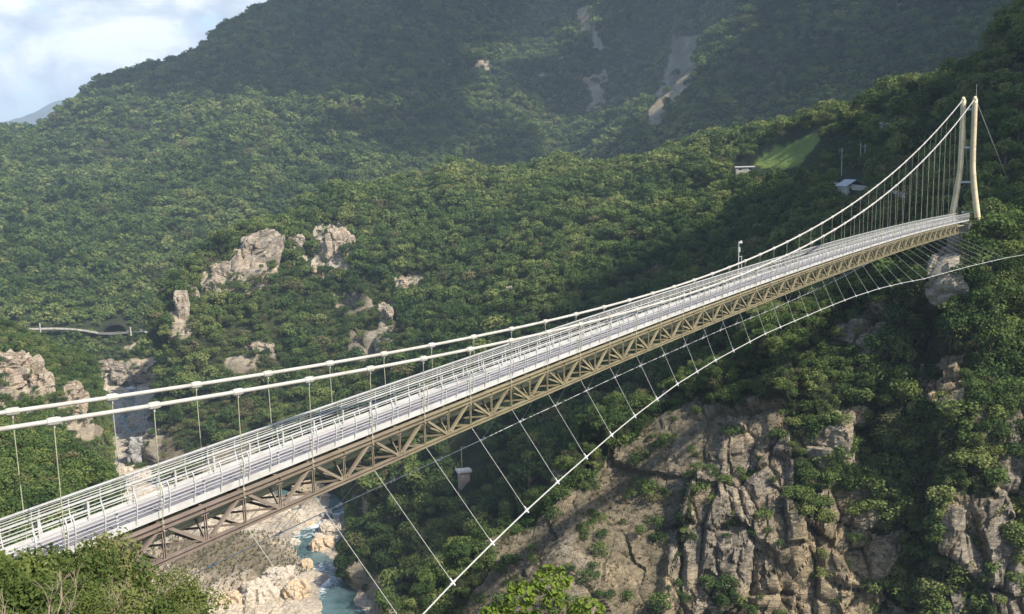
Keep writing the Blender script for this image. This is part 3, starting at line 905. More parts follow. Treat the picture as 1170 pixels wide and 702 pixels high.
# ------------------------------------------------------------------ vegetation
def crown_mesh(name, seed, nblob, nleaf, leaf, mat, low=.28, spread=.42, flat=.8, folded=False, jit=.55, sub=.24):
    """a crown one unit tall: leaf-sized faces over many uneven clumps"""
    r = np.random.default_rng(seed)
    B = []
    for k in range(nblob):
        a = r.uniform(0, 2 * math.pi)
        rad = spread * math.sqrt(r.uniform(0, 1)) * .78
        top = 1 - sub * .8 - .45 * (rad / spread) ** 2 * flat
        z = r.uniform(low + sub * .5, max(top, low + sub * .6))
        if k < nblob * .55:
            z = top * r.uniform(.86, 1.0)
        B.append((rad * math.cos(a), rad * math.sin(a), z, sub * r.uniform(.55, 1.15)))
    B = np.array(B)
    pr = B[:, 3] ** 2
    bi = r.choice(nblob, nleaf, p=pr / pr.sum())
    d = r.normal(size=(nleaf, 3))
    d[:, 2] = d[:, 2] * .8 + .25
    d /= np.linalg.norm(d, axis=1, keepdims=True)
    rr = r.uniform(.72, 1.08, nleaf)
    cpos = B[bi, :3] + d * (B[bi, 3] * rr)[:, None] * np.array([1, 1, flat])
    n = d + r.normal(size=(nleaf, 3)) * jit
    n[:, 2] += .2
    n /= np.linalg.norm(n, axis=1, keepdims=True)
    t = np.cross(n, r.normal(size=(nleaf, 3)))
    t /= np.linalg.norm(t, axis=1, keepdims=True)
    bt = np.cross(n, t)
    L = leaf * r.uniform(.55, 1.35, nleaf)[:, None]
    if not folded:
        V = np.stack([cpos - t * L * .5, cpos - bt * L * .36 + n * L * .08, cpos + t * L * .5, cpos + bt * L * .36 + n * L * .08], 1).reshape(-1, 3)
        Fc = np.arange(nleaf * 4).reshape(-1, 4)
    else:
        b0, b1 = cpos - t * L * .5, cpos + t * L * .5
        m1, m2 = cpos - t * L * .12 - n * L * .05, cpos + t * L * .22 - n * L * .03
        V = np.stack([b0, m1, m2, b1, cpos + bt * L * .30 - t * L * .1 + n * L * .08, cpos + bt * L * .2 + t * L * .25 + n * L * .05,
                      cpos - bt * L * .30 - t * L * .1 + n * L * .08, cpos - bt * L * .2 + t * L * .25 + n * L * .05], 1).reshape(-1, 3)
        o = np.arange(nleaf)[:, None] * 8
        Fc = np.concatenate([o + np.array([[0, 1, 4, 4]]), o + np.array([[1, 2, 5, 4]]), o + np.array([[2, 3, 5, 5]]), o + np.array([[0, 6, 1, 1]]), o + np.array([[1, 6, 7, 2]]), o + np.array([[2, 7, 3, 3]])])
        tri = Fc[:, 2] == Fc[:, 3]
        me = bpy.data.meshes.new(name)
        fl = [tuple(f[:3]) if q else tuple(f) for f, q in zip(Fc.tolist(), tri)]
        me.from_pydata(V.tolist(), [], fl)
        me.materials.append(mat)
        return me
    return mesh_np(name, V, Fc, mat)


def trunk_mesh(name, seed, h=.62, r0=.035, limbs=4, mat=None):
    r = random.Random(seed)
    mb = MB()
    bx, by = r.uniform(-.08, .08), r.uniform(-.08, .08)
    P_ = [np.array([bx * t * t, by * t * t, -.12 + (h + .12) * t]) for t in (0, .3, .6, .85, 1)]
    mb.tube(P_, [r0 * 1.25, r0, r0 * .8, r0 * .6, r0 * .35], 6)
    for k in range(limbs):
        a = r.uniform(0, 6.28)
        t = r.uniform(.45, .9)
        b0 = np.array([bx * t * t, by * t * t, -.12 + (h + .12) * t])
        l = r.uniform(.18, .32)
        mb.tube([b0, b0 + np.array([math.cos(a) * l * .5, math.sin(a) * l * .5, l * .45]), b0 + np.array([math.cos(a) * l, math.sin(a) * l, l * .75])], [r0 * .5, r0 * .35, r0 * .15], 5)
    return mb.mesh(name, mat or M['bark'], True)


CR_MID = [crown_mesh('crown', 100 + k, nb_, nl, lf, M['leaf'], low=lo_, spread=sp, flat=fl_) for k, (nb_, nl, lf, lo_, sp, fl_) in enumerate([(13, 520, .105, .25, .46, .8), (10, 460, .10, .2, .40, .9), (15, 560, .11, .3, .54, .7), (9, 420, .10, .15, .36, 1.0), (12, 500, .105, .28, .48, .75)])]
CR_BUSH = [crown_mesh('crown', 140 + k, nb_, nl, lf, M['leaf'], low=-.05, spread=sp, flat=.8, sub=.3) for k, (nb_, nl, lf, sp) in enumerate([(12, 480, .12, .60), (9, 420, .12, .52), (14, 520, .125, .70)])]
CR_FAR = [crown_mesh('crown', 170 + k, nb_, nl, lf, M['leaf'], low=.1, spread=sp, flat=.8, sub=.27) for k, (nb_, nl, lf, sp) in enumerate([(7, 130, .21, .48), (6, 120, .2, .42), (8, 150, .22, .56)])]
CR_DRY = [crown_mesh('crown', 190, 12, 330, .085, M['leaf_dry'], low=.2, spread=.46, flat=.8)]
TRUNKS = [trunk_mesh('trunk', 200 + k) for k in range(3)]
BTRUNK = trunk_mesh('trunk', 210, h=.4, r0=.03, limbs=5)


def scatter(name, spacing, seed, rmin=0, rmax=1e9, rock=.45, keep=None, margin=230, rockkeep=0.0):
    """random points over a terrain sheet, thinned to the spacing, kept where forest grows"""
    G, masks = SHEETS[name]
    r = np.random.default_rng(seed)
    nu, nv = G.shape[:2]
    A, B_, C_, D_ = G[:-1, :-1], G[1:, :-1], G[1:, 1:], G[:-1, 1:]
    area = .5 * (np.linalg.norm(np.cross(B_ - A, C_ - A), axis=2) + np.linalg.norm(np.cross(C_ - A, D_ - A), axis=2))
    cen = (A + C_) / 2
    cx, cy, cz_ = proj(cen.reshape(-1, 3))
    rg_ = np.hypot(cen[..., 0], cen[..., 1]).ravel()
    ok = (cz_ > 2) & (cx > -margin) & (cx < 1170 + margin) & (cy > -90) & (cy < 702 + margin) & (rg_ > rmin) & (rg_ < rmax)
    wgt = area.ravel() * ok
    sp = spacing(rg_) if callable(spacing) else np.full(len(rg_), float(spacing))
    wgt = wgt / sp ** 2
    n = int(wgt.sum() * 1.9)
    f = r.choice(len(wgt), n, p=wgt / wgt.sum())
    i, j = np.unravel_index(f, (nu - 1, nv - 1))
    s, t = r.uniform(0, 1, (2, n))
    w4 = np.stack([(1 - s) * (1 - t), s * (1 - t), s * t, (1 - s) * t], 1)
    Pq = sum(w4[:, k, None] * q[i, j] for k, q in enumerate((A, B_, C_, D_)))
    rm = masks['rockm'].reshape(nu, nv)
    rmv = sum(w4[:, k] * q[i, j] for k, q in enumerate((rm[:-1, :-1], rm[1:, :-1], rm[1:, 1:], rm[:-1, 1:])))
    lw_ = masks.get('lawn', np.zeros(nu * nv)).reshape(nu, nv)[i, j]
    good = ((rmv + r.normal(size=n) * .12 < rock) | (r.uniform(size=n) < rockkeep)) & (lw_ < .5)
    spp = sp[f]
    cell = np.floor(Pq / spp[:, None]).astype(np.int64)
    key = cell[:, 0] * 73856093 ^ cell[:, 1] * 19349663 ^ cell[:, 2] * 83492791
    _, first = np.unique(key, return_index=True)
    m = np.zeros(n, bool)
    m[first] = True
    m &= good
    if keep is not None:
        m &= keep(Pq, rmv, r)
    return Pq[m], np.hypot(Pq[m, 0], Pq[m, 1])


# depth picture of the ground, to know which plants can be seen
ZB_W, ZB_H, ZC = 117, 71, 10
zbuf = np.full((ZB_W, ZB_H), 1e9)
for G, _ in SHEETS.values():
    Pq = np.concatenate([G.reshape(-1, 3), ((G[:-1, :-1] + G[1:, 1:]) / 2).reshape(-1, 3)])
    x, y, z = proj(Pq)
    m = (z > 1) & (x >= 0) & (x < 1170) & (y >= 0) & (y < 702)
    np.minimum.at(zbuf, ((x[m] / ZC).astype(int), (y[m] / ZC).astype(int)), z[m])


def seen(Pq, H):
    Q = Pq.copy()
    Q[:, 2] += H * .75
    x, y, z = proj(Q)
    ok = (z > 1) & (x >= 0) & (x < 1170) & (y >= 0) & (y < 702)
    o = np.zeros(len(Pq), bool)
    o[ok] = z[ok] < zbuf[(x[ok] / ZC).astype(int), (y[ok] / ZC).astype(int)] * 1.02 + 6
    return o


def tint_of(Pq, s, seed):
    return np.clip(.5 + .75 * fbm(Pq / s, 3, seed) + np.random.default_rng(seed).normal(size=len(Pq)) * .16, 0, 1)


TREES = []      # (pos, height, set of crowns, tint, zone)


def clear_road(Pq, rmv, r):
    x, y, _ = proj(Pq)
    return ~(((x > 30) & (x < 215) & (y > 375) & (y < 384)) | ((x > 117) & (x < 147) & (y > 368) & (y < 388)))


def not_site(Pq, rmv, r):
    x, y, _ = proj(Pq)
    rr = np.hypot(Pq[:, 0], Pq[:, 1])
    a = (x > 514) & (x < 552) & (y > 495) & (y < 592) & (rr < 520)
    b_ = ((x > 955) & (x < 988) & (y > 198) & (y < 238) & (rr > 320)) | ((x > 862) & (x < 938) & (y > 172 - (x - 862) * .35) & (y < 212 - (x - 862) * .3))
    c_ = (x > 838) & (x < 866) & (y > 182) & (y < 206)
    d_ = (x > 1003) & (x < 1021) & (y > 136) & (y < 162)
    e_ = np.hypot(Pq[:, 0] - ROOTXY[0], Pq[:, 1] - ROOTXY[1]) < 10
    f_ = (x < 176) & (y > 452) & (rr < 640)
    return ~(a | b_ | c_ | d_ | e_ | f_)


ROOTXY = (99.3, 210.5)
SITE2 = (94.0, 203.0)
P1, r1 = scatter('mountains', lambda r_: np.where(r_ < 1250, 6.2, 8.8), 1, rock=.5, keep=clear_road, margin=200, rockkeep=.05)
H1 = np.where(r1 < 1250, 7.2, 10.5) * np.clip(np.random.default_rng(2).lognormal(-.08, .33, len(r1)), .45, 1.9)
P2, r2 = scatter('hills', lambda r_: np.where(r_ < 420, 4.4, 5.2), 3, rmin=215, rock=.45, keep=not_site, rockkeep=.16)
H2 = np.where(r2 < 420, 7.2, 7.9) * np.clip(np.random.default_rng(4).lognormal(-.1, .3, len(r2)), .45, 1.6) * np.where((proj(P2)[0] > 920) & (r2 < 620), .8, 1.0) * np.where((proj(P2)[0] > 872) & (proj(P2)[0] < 985) & (proj(P2)[1] > 160) & (proj(P2)[1] < 216), .5, 1.0)


def clf(Pq, rmv, r):
    rr = np.hypot(Pq[:, 0] - ROOTXY[0], Pq[:, 1] - ROOTXY[1])
    r2_ = np.hypot(Pq[:, 0] - SITE2[0], Pq[:, 1] - SITE2[1])
    x, y, _ = proj(Pq)
    return (rr > 7) & (r2_ > 6) & (r.uniform(size=len(Pq)) < np.clip(1.25 - rmv, .1 + .75 * ((fbm(Pq / 9, 3, 402) > -.05) & (x < 800)), 1)) & ~((((x > 1052) & (x < 1106) & (y > 275) & (y < 350)) | ((x > 1054) & (x < 1098) & (y > 412) & (y < 476))) & (r.uniform(size=len(Pq)) < .94))


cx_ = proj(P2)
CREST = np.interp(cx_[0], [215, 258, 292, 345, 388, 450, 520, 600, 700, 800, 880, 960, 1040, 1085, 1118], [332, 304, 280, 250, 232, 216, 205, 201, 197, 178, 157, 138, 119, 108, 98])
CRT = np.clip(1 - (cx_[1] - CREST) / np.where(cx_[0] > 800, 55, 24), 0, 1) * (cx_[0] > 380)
P3_, r3 = scatter('cliff', 2.5, 5, rock=.5, keep=clf, rockkeep=.3)
x3, y3, _ = proj(P3_)
H3 = np.random.default_rng(6).uniform(1.3, 3.6, len(r3)) * np.where(x3 > 985, 1.5, 1.0) * np.where((y3 < 430) & (x3 > 985), 1.15, 1.0) * np.where((x3 > 1050) & (x3 < 1112) & (y3 < 300), .5, 1.0)
P4, r4 = scatter('hillside', 3.0, 7, rmin=70, rmax=700, rock=.45, rockkeep=.1, keep=lambda Pq, rmv, r: Pq[:, 2] > 6)
H4 = np.random.default_rng(8).uniform(2.0, 5.0, len(r4))

cand = []
for Pq, rr, HH, zone in ((P2, r2, H2, 'hills'), (P3_, r3, H3, 'cliff'), (P4, r4, H4, 'bank')):
    vis = seen(Pq, HH)
    size = HH * F / rr
    for k in np.nonzero(vis)[0]:
        cand.append((size[k], zone, k))
cand.sort(reverse=True)
LONE = {'hills': set(), 'cliff': set(), 'bank': set()}
for sz, zone, k in cand[:280]:
    LONE[zone].add(int(k))

LAB = {
    'hills': ('tree', 'broadleaf tree in the dark wooded hillside beyond the cream tower', 'tree', 'trees on the hillside beyond the tower'),
    'cliff': ('bush', 'dark green bush clinging to the rocky cliff below the far half of the bridge', 'bush', 'bushes on the rocky cliff'),
    'clifftop': ('tree', 'leafy tree on the steep shaded cliff to the right under the tower', 'tree', 'trees on the cliff under the tower'),
    'bank': ('shrub', 'green shrub on the left bank slope behind the near end of the bridge', 'shrub', 'shrubs on the left bank'),
    'spur': ('tree', 'broadleaf tree in the wooded slope between the bridge truss and the river', 'tree', 'trees on the slope beyond the bridge'),
}
FIRST = {}


def lone_tree(pos, H, zone, tint, rz, crown=None):
    nm, lab, cat, grp = LAB[zone]
    root = empty(nm, tuple(pos), rz)
    tag(root, lab, cat, grp)
    root.scale = (H, H, H)
    bush = zone in ('cliff', 'bank')
    cm = crown or random.choice(CR_BUSH if bush else CR_MID)
    c_ = link('crown', cm, root)
    c_['tint'] = float(tint)
    link('trunk', BTRUNK if bush else random.choice(TRUNKS), root)
    FIRST.setdefault(cm.name, c_)
    return root


ALLT = {}
for Pq, HH, zone in ((P2, H2, 'hills'), (P3_, H3, 'cliff'), (P4, H4, 'bank')):
    T = tint_of(Pq, 35 if zone != 'hills' else 60, 500 + len(zone))
    if zone == 'hills':
        T = np.clip(T + .5 * CRT, 0, 1.25)  # sunlit look of the crest put into its trees' tint
    ALLT[zone] = T
    rnd = random.Random(3)
    for k in sorted(LONE[zone]):
        px_, py_, _ = proj(Pq[k])
        z_ = zone
        if zone == 'hills' and px_ < 930:
            z_ = 'spur'
        if zone == 'cliff' and HH[k] > 3.4:
            z_ = 'clifftop'
        lone_tree(Pq[k], HH[k] * (1.2 if z_ == 'clifftop' else 1), z_, T[k], rnd.uniform(0, 6.28))

for k, (bx_, by_, br, bh) in enumerate([(1108, 283, 227, 4.5), (1122, 284, 229, 7.0), (1142, 282, 230, 8.5), (1161, 285, 231, 8.0), (1132, 300, 226, 6.0), (1098, 291, 226, 3.6), (1152, 305, 226, 6.5)]):
    root = lone_tree(at(bx_, by_, br), bh, 'clifftop', .45 + .08 * (k % 4), k * 1.3, CR_MID[k % 5])
    root['label'] = 'leafy tree at the foot of the cream tower beside the deck end'
    root['group'] = 'trees at the tower foot'

# one of each crown stands as a tree of its own, and the forest is grown from it
for cm, zone, pq, HH in ([(c_, 'spur', P2, H2) for c_ in CR_MID] + [(c_, 'cliff', P3_, H3) for c_ in CR_BUSH]):
    if cm.name not in FIRST:
        k = random.randrange(len(pq))
        lone_tree(pq[k], HH[k], zone, .5, 0, cm)
for k, (cm, fx, fy, fr) in enumerate([(CR_FAR[0], 236, 0, 0), (CR_FAR[1], 284, 0, 0), (CR_FAR[2], 164, 0, 0)]):
    Gm = SHEETS['mountains'][0].reshape(-1, 3)
    x, y, z = proj(Gm)
    near = np.abs(x - fx) < 4
    q = Gm[near][np.argmin(y[near])]
    root = empty('ridge_tree', tuple(q))
    root.scale = (15, 15, 15)
    tag(root, ['tall rounded tree on the left mountain skyline', 'uppermost lone tree on the left mountain skyline', 'broad tree low on the left mountain skyline'][k], 'tree')
    c_ = link('crown', cm, root)
    c_['tint'] = .4
    link('trunk', TRUNKS[k], root)
    FIRST[cm.name] = c_
dk = int(np.argmin(np.hypot(*(np.stack(proj(P2)[:2], 1) - np.array([868, 222])).T)))
root = empty('dry_tree', tuple(P2[dk]))
root.scale = (11, 11, 11)
tag(root, 'brownish half bare tree on the ridge left of the grey roof', 'tree')
c_ = link('crown', CR_DRY[0], root)
c_['tint'] = .6
link('trunk', TRUNKS[0], root)
FIRST[CR_DRY[0].name] = c_


def gn_forest(name, Pq, HH, T, protos, seed, lab=None):
    r = np.random.default_rng(seed)
    me = bpy.data.meshes.new(name)
    n = len(Pq)
    me.vertices.add(n)
    me.vertices.foreach_set('co', np.asarray(Pq, np.float32).ravel())
    fattr(me, 'tint', T)
    fattr(me, 'turn', r.uniform(0, 6.283, n))
    a = me.attributes.new('size', 'FLOAT_VECTOR', 'POINT')
    wd = HH * r.uniform(.72, 1.35, n)
    a.data.foreach_set('vector', np.stack([wd, wd * r.uniform(.85, 1.15, n), HH], 1).astype(np.float32).ravel())
    ix = me.attributes.new('pick', 'INT', 'POINT')
    ix.data.foreach_set('value', r.integers(0, len(protos), n).astype(np.int32))
    o = link(name, me)
    tag(o, lab, None, None, 'stuff')
    ng = bpy.data.node_groups.new(name + '_growth', 'GeometryNodeTree')
    ng.interface.new_socket('Geometry', in_out='INPUT', socket_type='NodeSocketGeometry')
    ng.interface.new_socket('Geometry', in_out='OUTPUT', socket_type='NodeSocketGeometry')
    gi, go = ng.nodes.new('NodeGroupInput'), ng.nodes.new('NodeGroupOutput')
    jn = ng.nodes.new('GeometryNodeJoinGeometry')
    for p_ in protos:
        oi = ng.nodes.new('GeometryNodeObjectInfo')
        oi.inputs['Object'].default_value = p_
        oi.inputs['As Instance'].default_value = True
        oi.transform_space = 'ORIGINAL'
        ng.links.new(oi.outputs['Geometry'], jn.inputs[0])
    ip = ng.nodes.new('GeometryNodeInstanceOnPoints')
    ng.links.new(gi.outputs[0], ip.inputs['Points'])
    ng.links.new(jn.outputs[0], ip.inputs['Instance'])
    ip.inputs['Pick Instance'].default_value = True

    def na(nm, typ):
        q = ng.nodes.new('GeometryNodeInputNamedAttribute')
        q.data_type = typ
        q.inputs['Name'].default_value = nm
        return q.outputs['Attribute']
    ng.links.new(na('pick', 'INT'), ip.inputs['Instance Index'])
    cx = ng.nodes.new('ShaderNodeCombineXYZ')
    ng.links.new(na('turn', 'FLOAT'), cx.inputs['Z'])
    ng.links.new(cx.outputs[0], ip.inputs['Rotation'])
    ng.links.new(na('size', 'FLOAT_VECTOR'), ip.inputs['Scale'])
    ng.links.new(ip.outputs[0], go.inputs[0])
    md = o.modifiers.new('growth', 'NODES')
    md.node_group = ng
    return o


MID = [FIRST[c_.name] for c_ in CR_MID]
BSH = [FIRST[c_.name] for c_ in CR_BUSH]
FARP = [FIRST[c_.name] for c_ in CR_FAR]
x, y, _z = proj(P1)
T1 = tint_of(P1, 150, 520) + .35 * ((x > 690) & (x < 855) & (y > 55) & (y < 195))  # lighter leaf tint imitates sunlight on this patch of the far slope
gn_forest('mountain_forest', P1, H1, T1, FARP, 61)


def rest(zone, n):
    m = np.ones(n, bool)
    m[list(LONE[zone])] = False
    return m


m = rest('hills', len(P2))
dz = (polymask(P2, DRY_R[:3], 14, 30, 95) > .5) & m
dk_ = dz
gn_forest('bank_scrub', P2[dk_], H2[dk_] * .62, np.clip(ALLT['hills'][dk_] + .1, 0, 1), [FIRST[CR_DRY[0].name]] * 2 + BSH, 66)
m &= ~dz
far_ = m & (r2 > 700)
nearm = m & (r2 <= 700)
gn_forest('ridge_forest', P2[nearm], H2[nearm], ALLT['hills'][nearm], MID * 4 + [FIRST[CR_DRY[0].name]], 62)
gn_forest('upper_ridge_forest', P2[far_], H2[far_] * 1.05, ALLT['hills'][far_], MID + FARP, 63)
Pq, rq = scatter('hills', 2.8, 16, rmin=300, rmax=760, rock=.5)
k_ = polymask(Pq, DRY_R[:3], 14, 30, 95) > .5
Pq = Pq[k_]
gn_forest('bank_brush', Pq, np.random.default_rng(17).uniform(1.2, 3.4, len(Pq)), tint_of(Pq, 20, 530), [FIRST[CR_DRY[0].name]] + BSH, 67)
Pq, rq = scatter('mountains', 3.6, 18, rmax=1000, rock=.5, margin=0)
x, y, _z = proj(Pq)
k_ = (x < 260) & (y > 383.5)
Pq = Pq[k_]
gn_forest('roadside_brush', Pq, np.random.default_rng(19).uniform(2, 5.5, len(Pq)), tint_of(Pq, 25, 531), BSH, 68)
for nm_, sheet_, sp_, lo_, hi_, r0_, r1_, pr_, sd_ in (('emergent_trees', 'hills', 19, 9.5, 14, 330, 2000, MID * 4 + [FIRST[CR_DRY[0].name]] * 2, 24), ('mountain_emergent_trees', 'mountains', 30, 13, 20, 900, 2400, MID * 2 + FARP + [FIRST[CR_DRY[0].name]], 26)):
    Pq, rq = scatter(sheet_, sp_, sd_, rmin=r0_, rmax=r1_, rock=.4, margin=40, keep=not_site if sheet_ == 'hills' else clear_road)
    x, y, _z = proj(Pq)
    Pq = Pq[~((x > 850) & (x < 1000) & (y > 140) & (y < 245))] if sheet_ == 'hills' else Pq
    Tq = np.random.default_rng(sd_ + 1).uniform(-.15, .95, len(Pq))
    gn_forest(nm_, Pq, np.random.default_rng(sd_).uniform(lo_, hi_, len(Pq)), Tq, pr_, sd_ + 50)
m = rest('cliff', len(P3_))
gn_forest('cliff_undergrowth', P3_[m], H3[m], ALLT['cliff'][m], BSH * 4 + [MID[1], FIRST[CR_DRY[0].name]], 64)
m = rest('bank', len(P4))
gn_forest('bank_undergrowth', P4[m], H4[m], np.clip(ALLT['bank'][m] + .1, 0, 1), BSH * 3 + [FIRST[CR_DRY[0].name]], 65)


# dry grass in tufts on the brown slope and round the near end
def tufts(name, Pq, size, seed, mat, blades=8):
    r = np.random.default_rng(seed)
    n = len(Pq)
    a = r.uniform(0, 6.283, (n, blades))
    ln = size * r.uniform(.5, 1.3, (n, blades))
    out = ln * r.uniform(.15, .75, (n, blades))
    d = np.stack([np.cos(a), np.sin(a), np.zeros_like(a)], -1)
    sd_ = np.stack([-np.sin(a), np.cos(a), np.zeros_like(a)], -1)
    base_ = Pq[:, None, :] + d * (size * .12)
    tip = base_ + d * out[..., None] + np.array([0, 0, 1.]) * (ln * .85)[..., None]
    mid = base_ + d * (out * .35)[..., None] + np.array([0, 0, 1.]) * (ln * .5)[..., None]
    wd = (size * .075)
    V = np.stack([base_ - sd_ * wd, base_ + sd_ * wd, mid + sd_ * wd * .8, mid - sd_ * wd * .8, tip + sd_ * wd * .15, tip - sd_ * wd * .15], 2).reshape(-1, 3)
    o_ = np.arange(n * blades)[:, None] * 6
    Fc = np.concatenate([o_ + np.array([[0, 1, 2, 3]]), o_ + np.array([[3, 2, 4, 5]])])
    o = link(name, mesh_np(name, V, Fc, mat))
    o['kind'] = 'stuff'
    return o


Gc, _ = SHEETS['cliff']
Pq, rr_ = scatter('cliff', 1.15, 9, rock=9)
x, y, _z = proj(Pq)
gk = np.random.default_rng(5).uniform(size=len(Pq)) < np.where((x > 520) & (x < 790) & (y > 470), .75, .35) * np.clip(.5 + 1.6 * fbm(Pq / 6, 3, 88), 0, 1.4)
tufts('cliff_grass', Pq[gk], .75, 71, M['grass'])
Pq, rr_ = scatter('hillside', .55, 10, rmin=14, rmax=62, rock=9)
gk = np.random.default_rng(6).uniform(size=len(Pq)) < .5
tufts('slope_grass', Pq[gk], .5, 72, M['grass'], 9)
gb = GB.reshape(-1, 3)
mk_ = (mound > .2) & (np.random.default_rng(7).uniform(size=len(gb)) < .8)
tufts('bank_grass', gb[mk_] + np.random.default_rng(8).normal(size=(mk_.sum(), 3)) * [.8, .8, 0], 1.3, 73, M['grass'], 7)

# ---- plants on the slope below the viewpoint
NB = [crown_mesh('crown', 300 + k, nb_, nl, lf, mt, low=-.02, spread=sp, flat=.85, folded=True, jit=.8, sub=sb) for k, (nb_, nl, lf, mt, sp, sb) in enumerate([(26, 3400, .045, M['leaf_near'], .55, .20), (22, 3000, .052, M['leaf_near'], .48, .22), (30, 3200, .036, M['leaf_near'], .62, .17)])]
NSTEM = [trunk_mesh('stems', 330 + k, h=.7, r0=.014, limbs=9, mat=M['twig']) for k in range(2)]
BUSH = [(-28, 640, 27, 4.2, 'broad leafy bush at the bottom left corner below the deck'), (22, 634, 29, 3.6, 'green bush hiding the near corner of the bridge deck'),
        (62, 622, 30, 4.0, 'tallest green bush in front of the near deck end'), (104, 612, 33, 3.4, 'slim leafy shrub poking up before the near kick plate'),
        (138, 640, 33, 3.2, 'shrub below the near truss beside the deck end'), (176, 652, 34, 2.8, 'small green shrub under the rust brown truss'),
        (208, 668, 34, 2.6, 'rightmost green shrub below the rust brown truss'), (12, 668, 23, 2.6, 'low dark bush in the bottom left corner'),
        (66, 668, 24, 2.4, 'low bush with twiggy stems under the tallest bush'), (120, 668, 26, 2.4, 'round low bush amid dry twigs on the near slope'),
        (166, 686, 27, 2.0, 'little bush on the dry slope at the bottom edge'), (205, 694, 30, 1.8, 'small bush at the bottom edge below the truss'), (232, 700, 31, 1.6, 'last low bush before the drop to the river')]
for k, (bx_, by_, br, bh, lab) in enumerate(BUSH):
    tp_ = at(bx_, by_, br)
    root = empty('bush', (tp_[0], tp_[1], tp_[2] - bh * .96), k * 1.7)
    root.scale = (bh * .95, bh * .95, bh)
    tag(root, lab, 'bush', 'bushes on the near slope')
    c_ = link('crown', NB[k % 3], root)
    c_['tint'] = (.35, .6, .2, .75, .5)[k % 5]
    link('stems', NSTEM[k % 2], root)


def bare_shrub(seed):
    r = random.Random(seed)
    mb = MB()

    def grow(p, d, l, rad, depth):
        q = p + d * l
        mb.tube([p, p * .5 + q * .5 + np.array([r.uniform(-.05, .05), r.uniform(-.05, .05), .02]) * l, q], [rad, rad * .85, rad * .65], 4, False)
        if depth:
            for _ in range(r.choice((2, 3, 3))):
                d2 = d + np.array([r.uniform(-.8, .8), r.uniform(-.8, .8), r.uniform(-.2, .5)])
                grow(q, d2 / np.linalg.norm(d2), l * r.uniform(.55, .85), rad * .6, depth - 1)
    for _ in range(5):
        d0 = np.array([r.uniform(-.7, .7), r.uniform(-.7, .7), 1])
        grow(np.zeros(3), d0 / np.linalg.norm(d0), r.uniform(.3, .45), .018, 3)
    return mb.mesh('bare_shrub', M['twig'])


BS = [bare_shrub(k) for k in range(3)]
for k, (bx_, by_, br, bh, lab) in enumerate([(30, 676, 21, 1.8, 'bare pale twigs among the bushes at the bottom left'), (150, 668, 28, 2.0, 'grey leafless twigs beside the round low bush'), (120, 690, 24, 1.4, 'short leafless twigs at the bottom edge')]):
    tp_ = at(bx_, by_, br)
    o = link('bare_shrub', BS[k % 3], None, (tp_[0], tp_[1], tp_[2] - bh * .95))
    o.scale = (bh, bh, bh)
    o.rotation_euler = (0, 0, k)
    tag(o, lab, 'shrub', 'dry shrubs on the near slope')

BT = crown_mesh('crown', 350, 46, 8000, .0165, M['leaf_bright'], low=.62, spread=.24, flat=.8, folded=True, jit=.7, sub=.05)
tp_ = at(612, 658, 17)
root = empty('young_tree', (tp_[0], tp_[1], tp_[2] - 7.35))
root.scale = (7.6, 7.6, 7.6)
tag(root, 'bright yellow green treetop at the bottom centre before the brown cliff', 'tree')
c_ = link('crown', BT, root)
c_['tint'] = .5
link('trunk', trunk_mesh('trunk', 351, h=.8, r0=.012, limbs=6), root)

# ------------------------------------------------------------------ the bridge
PN = 2.35
BP = (-16.4519239, 42.5081420, 149.0115880, 0.003953076, 1.26625868)
DV = np.array([0.57306256, 0.81951163, 0.0])
NV = np.array([0.81951163, -0.57306256, 0.0])
UZ = np.array([0, 0, 1.])


def bz(s):
    L = 78 * PN
    return BP[2] + BP[3] * s + BP[4] * 4 * (s / L) * (1 - s / L)


def bp(s, w_=0., z=0.):                # station s along the bridge, w across (towards the camera's right), z over the top chord
    return np.array([BP[0] - 1.45 * NV[0] + DV[0] * s + NV[0] * w_, BP[1] - 1.45 * NV[1] + DV[1] * s + NV[1] * w_, bz(s) + z])


I0, I1 = -6, 81
bridge = empty('suspension_bridge', tuple(bp(204, 0, -.2)))
tag(bridge, 'white railed pedestrian suspension bridge with khaki steel truss and cream tower spanning the gorge', 'bridge')
ROOT = bp(204, 0, -.2)


def part(name, mb, mat, parent=None, smooth=False, kind=None):
    """links a part in world coordinates under the bridge (or one of its parts)"""
    o = mb.build(name, mat, None, smooth)
    o.parent = parent or bridge
    if o.parent is bridge:
        o.matrix_parent_inverse = Matrix.Translation(-Vector(tuple(ROOT)))
    else:
        o.matrix_parent_inverse = Matrix.Identity(4)
    if kind:
        o['kind'] = kind
    return o


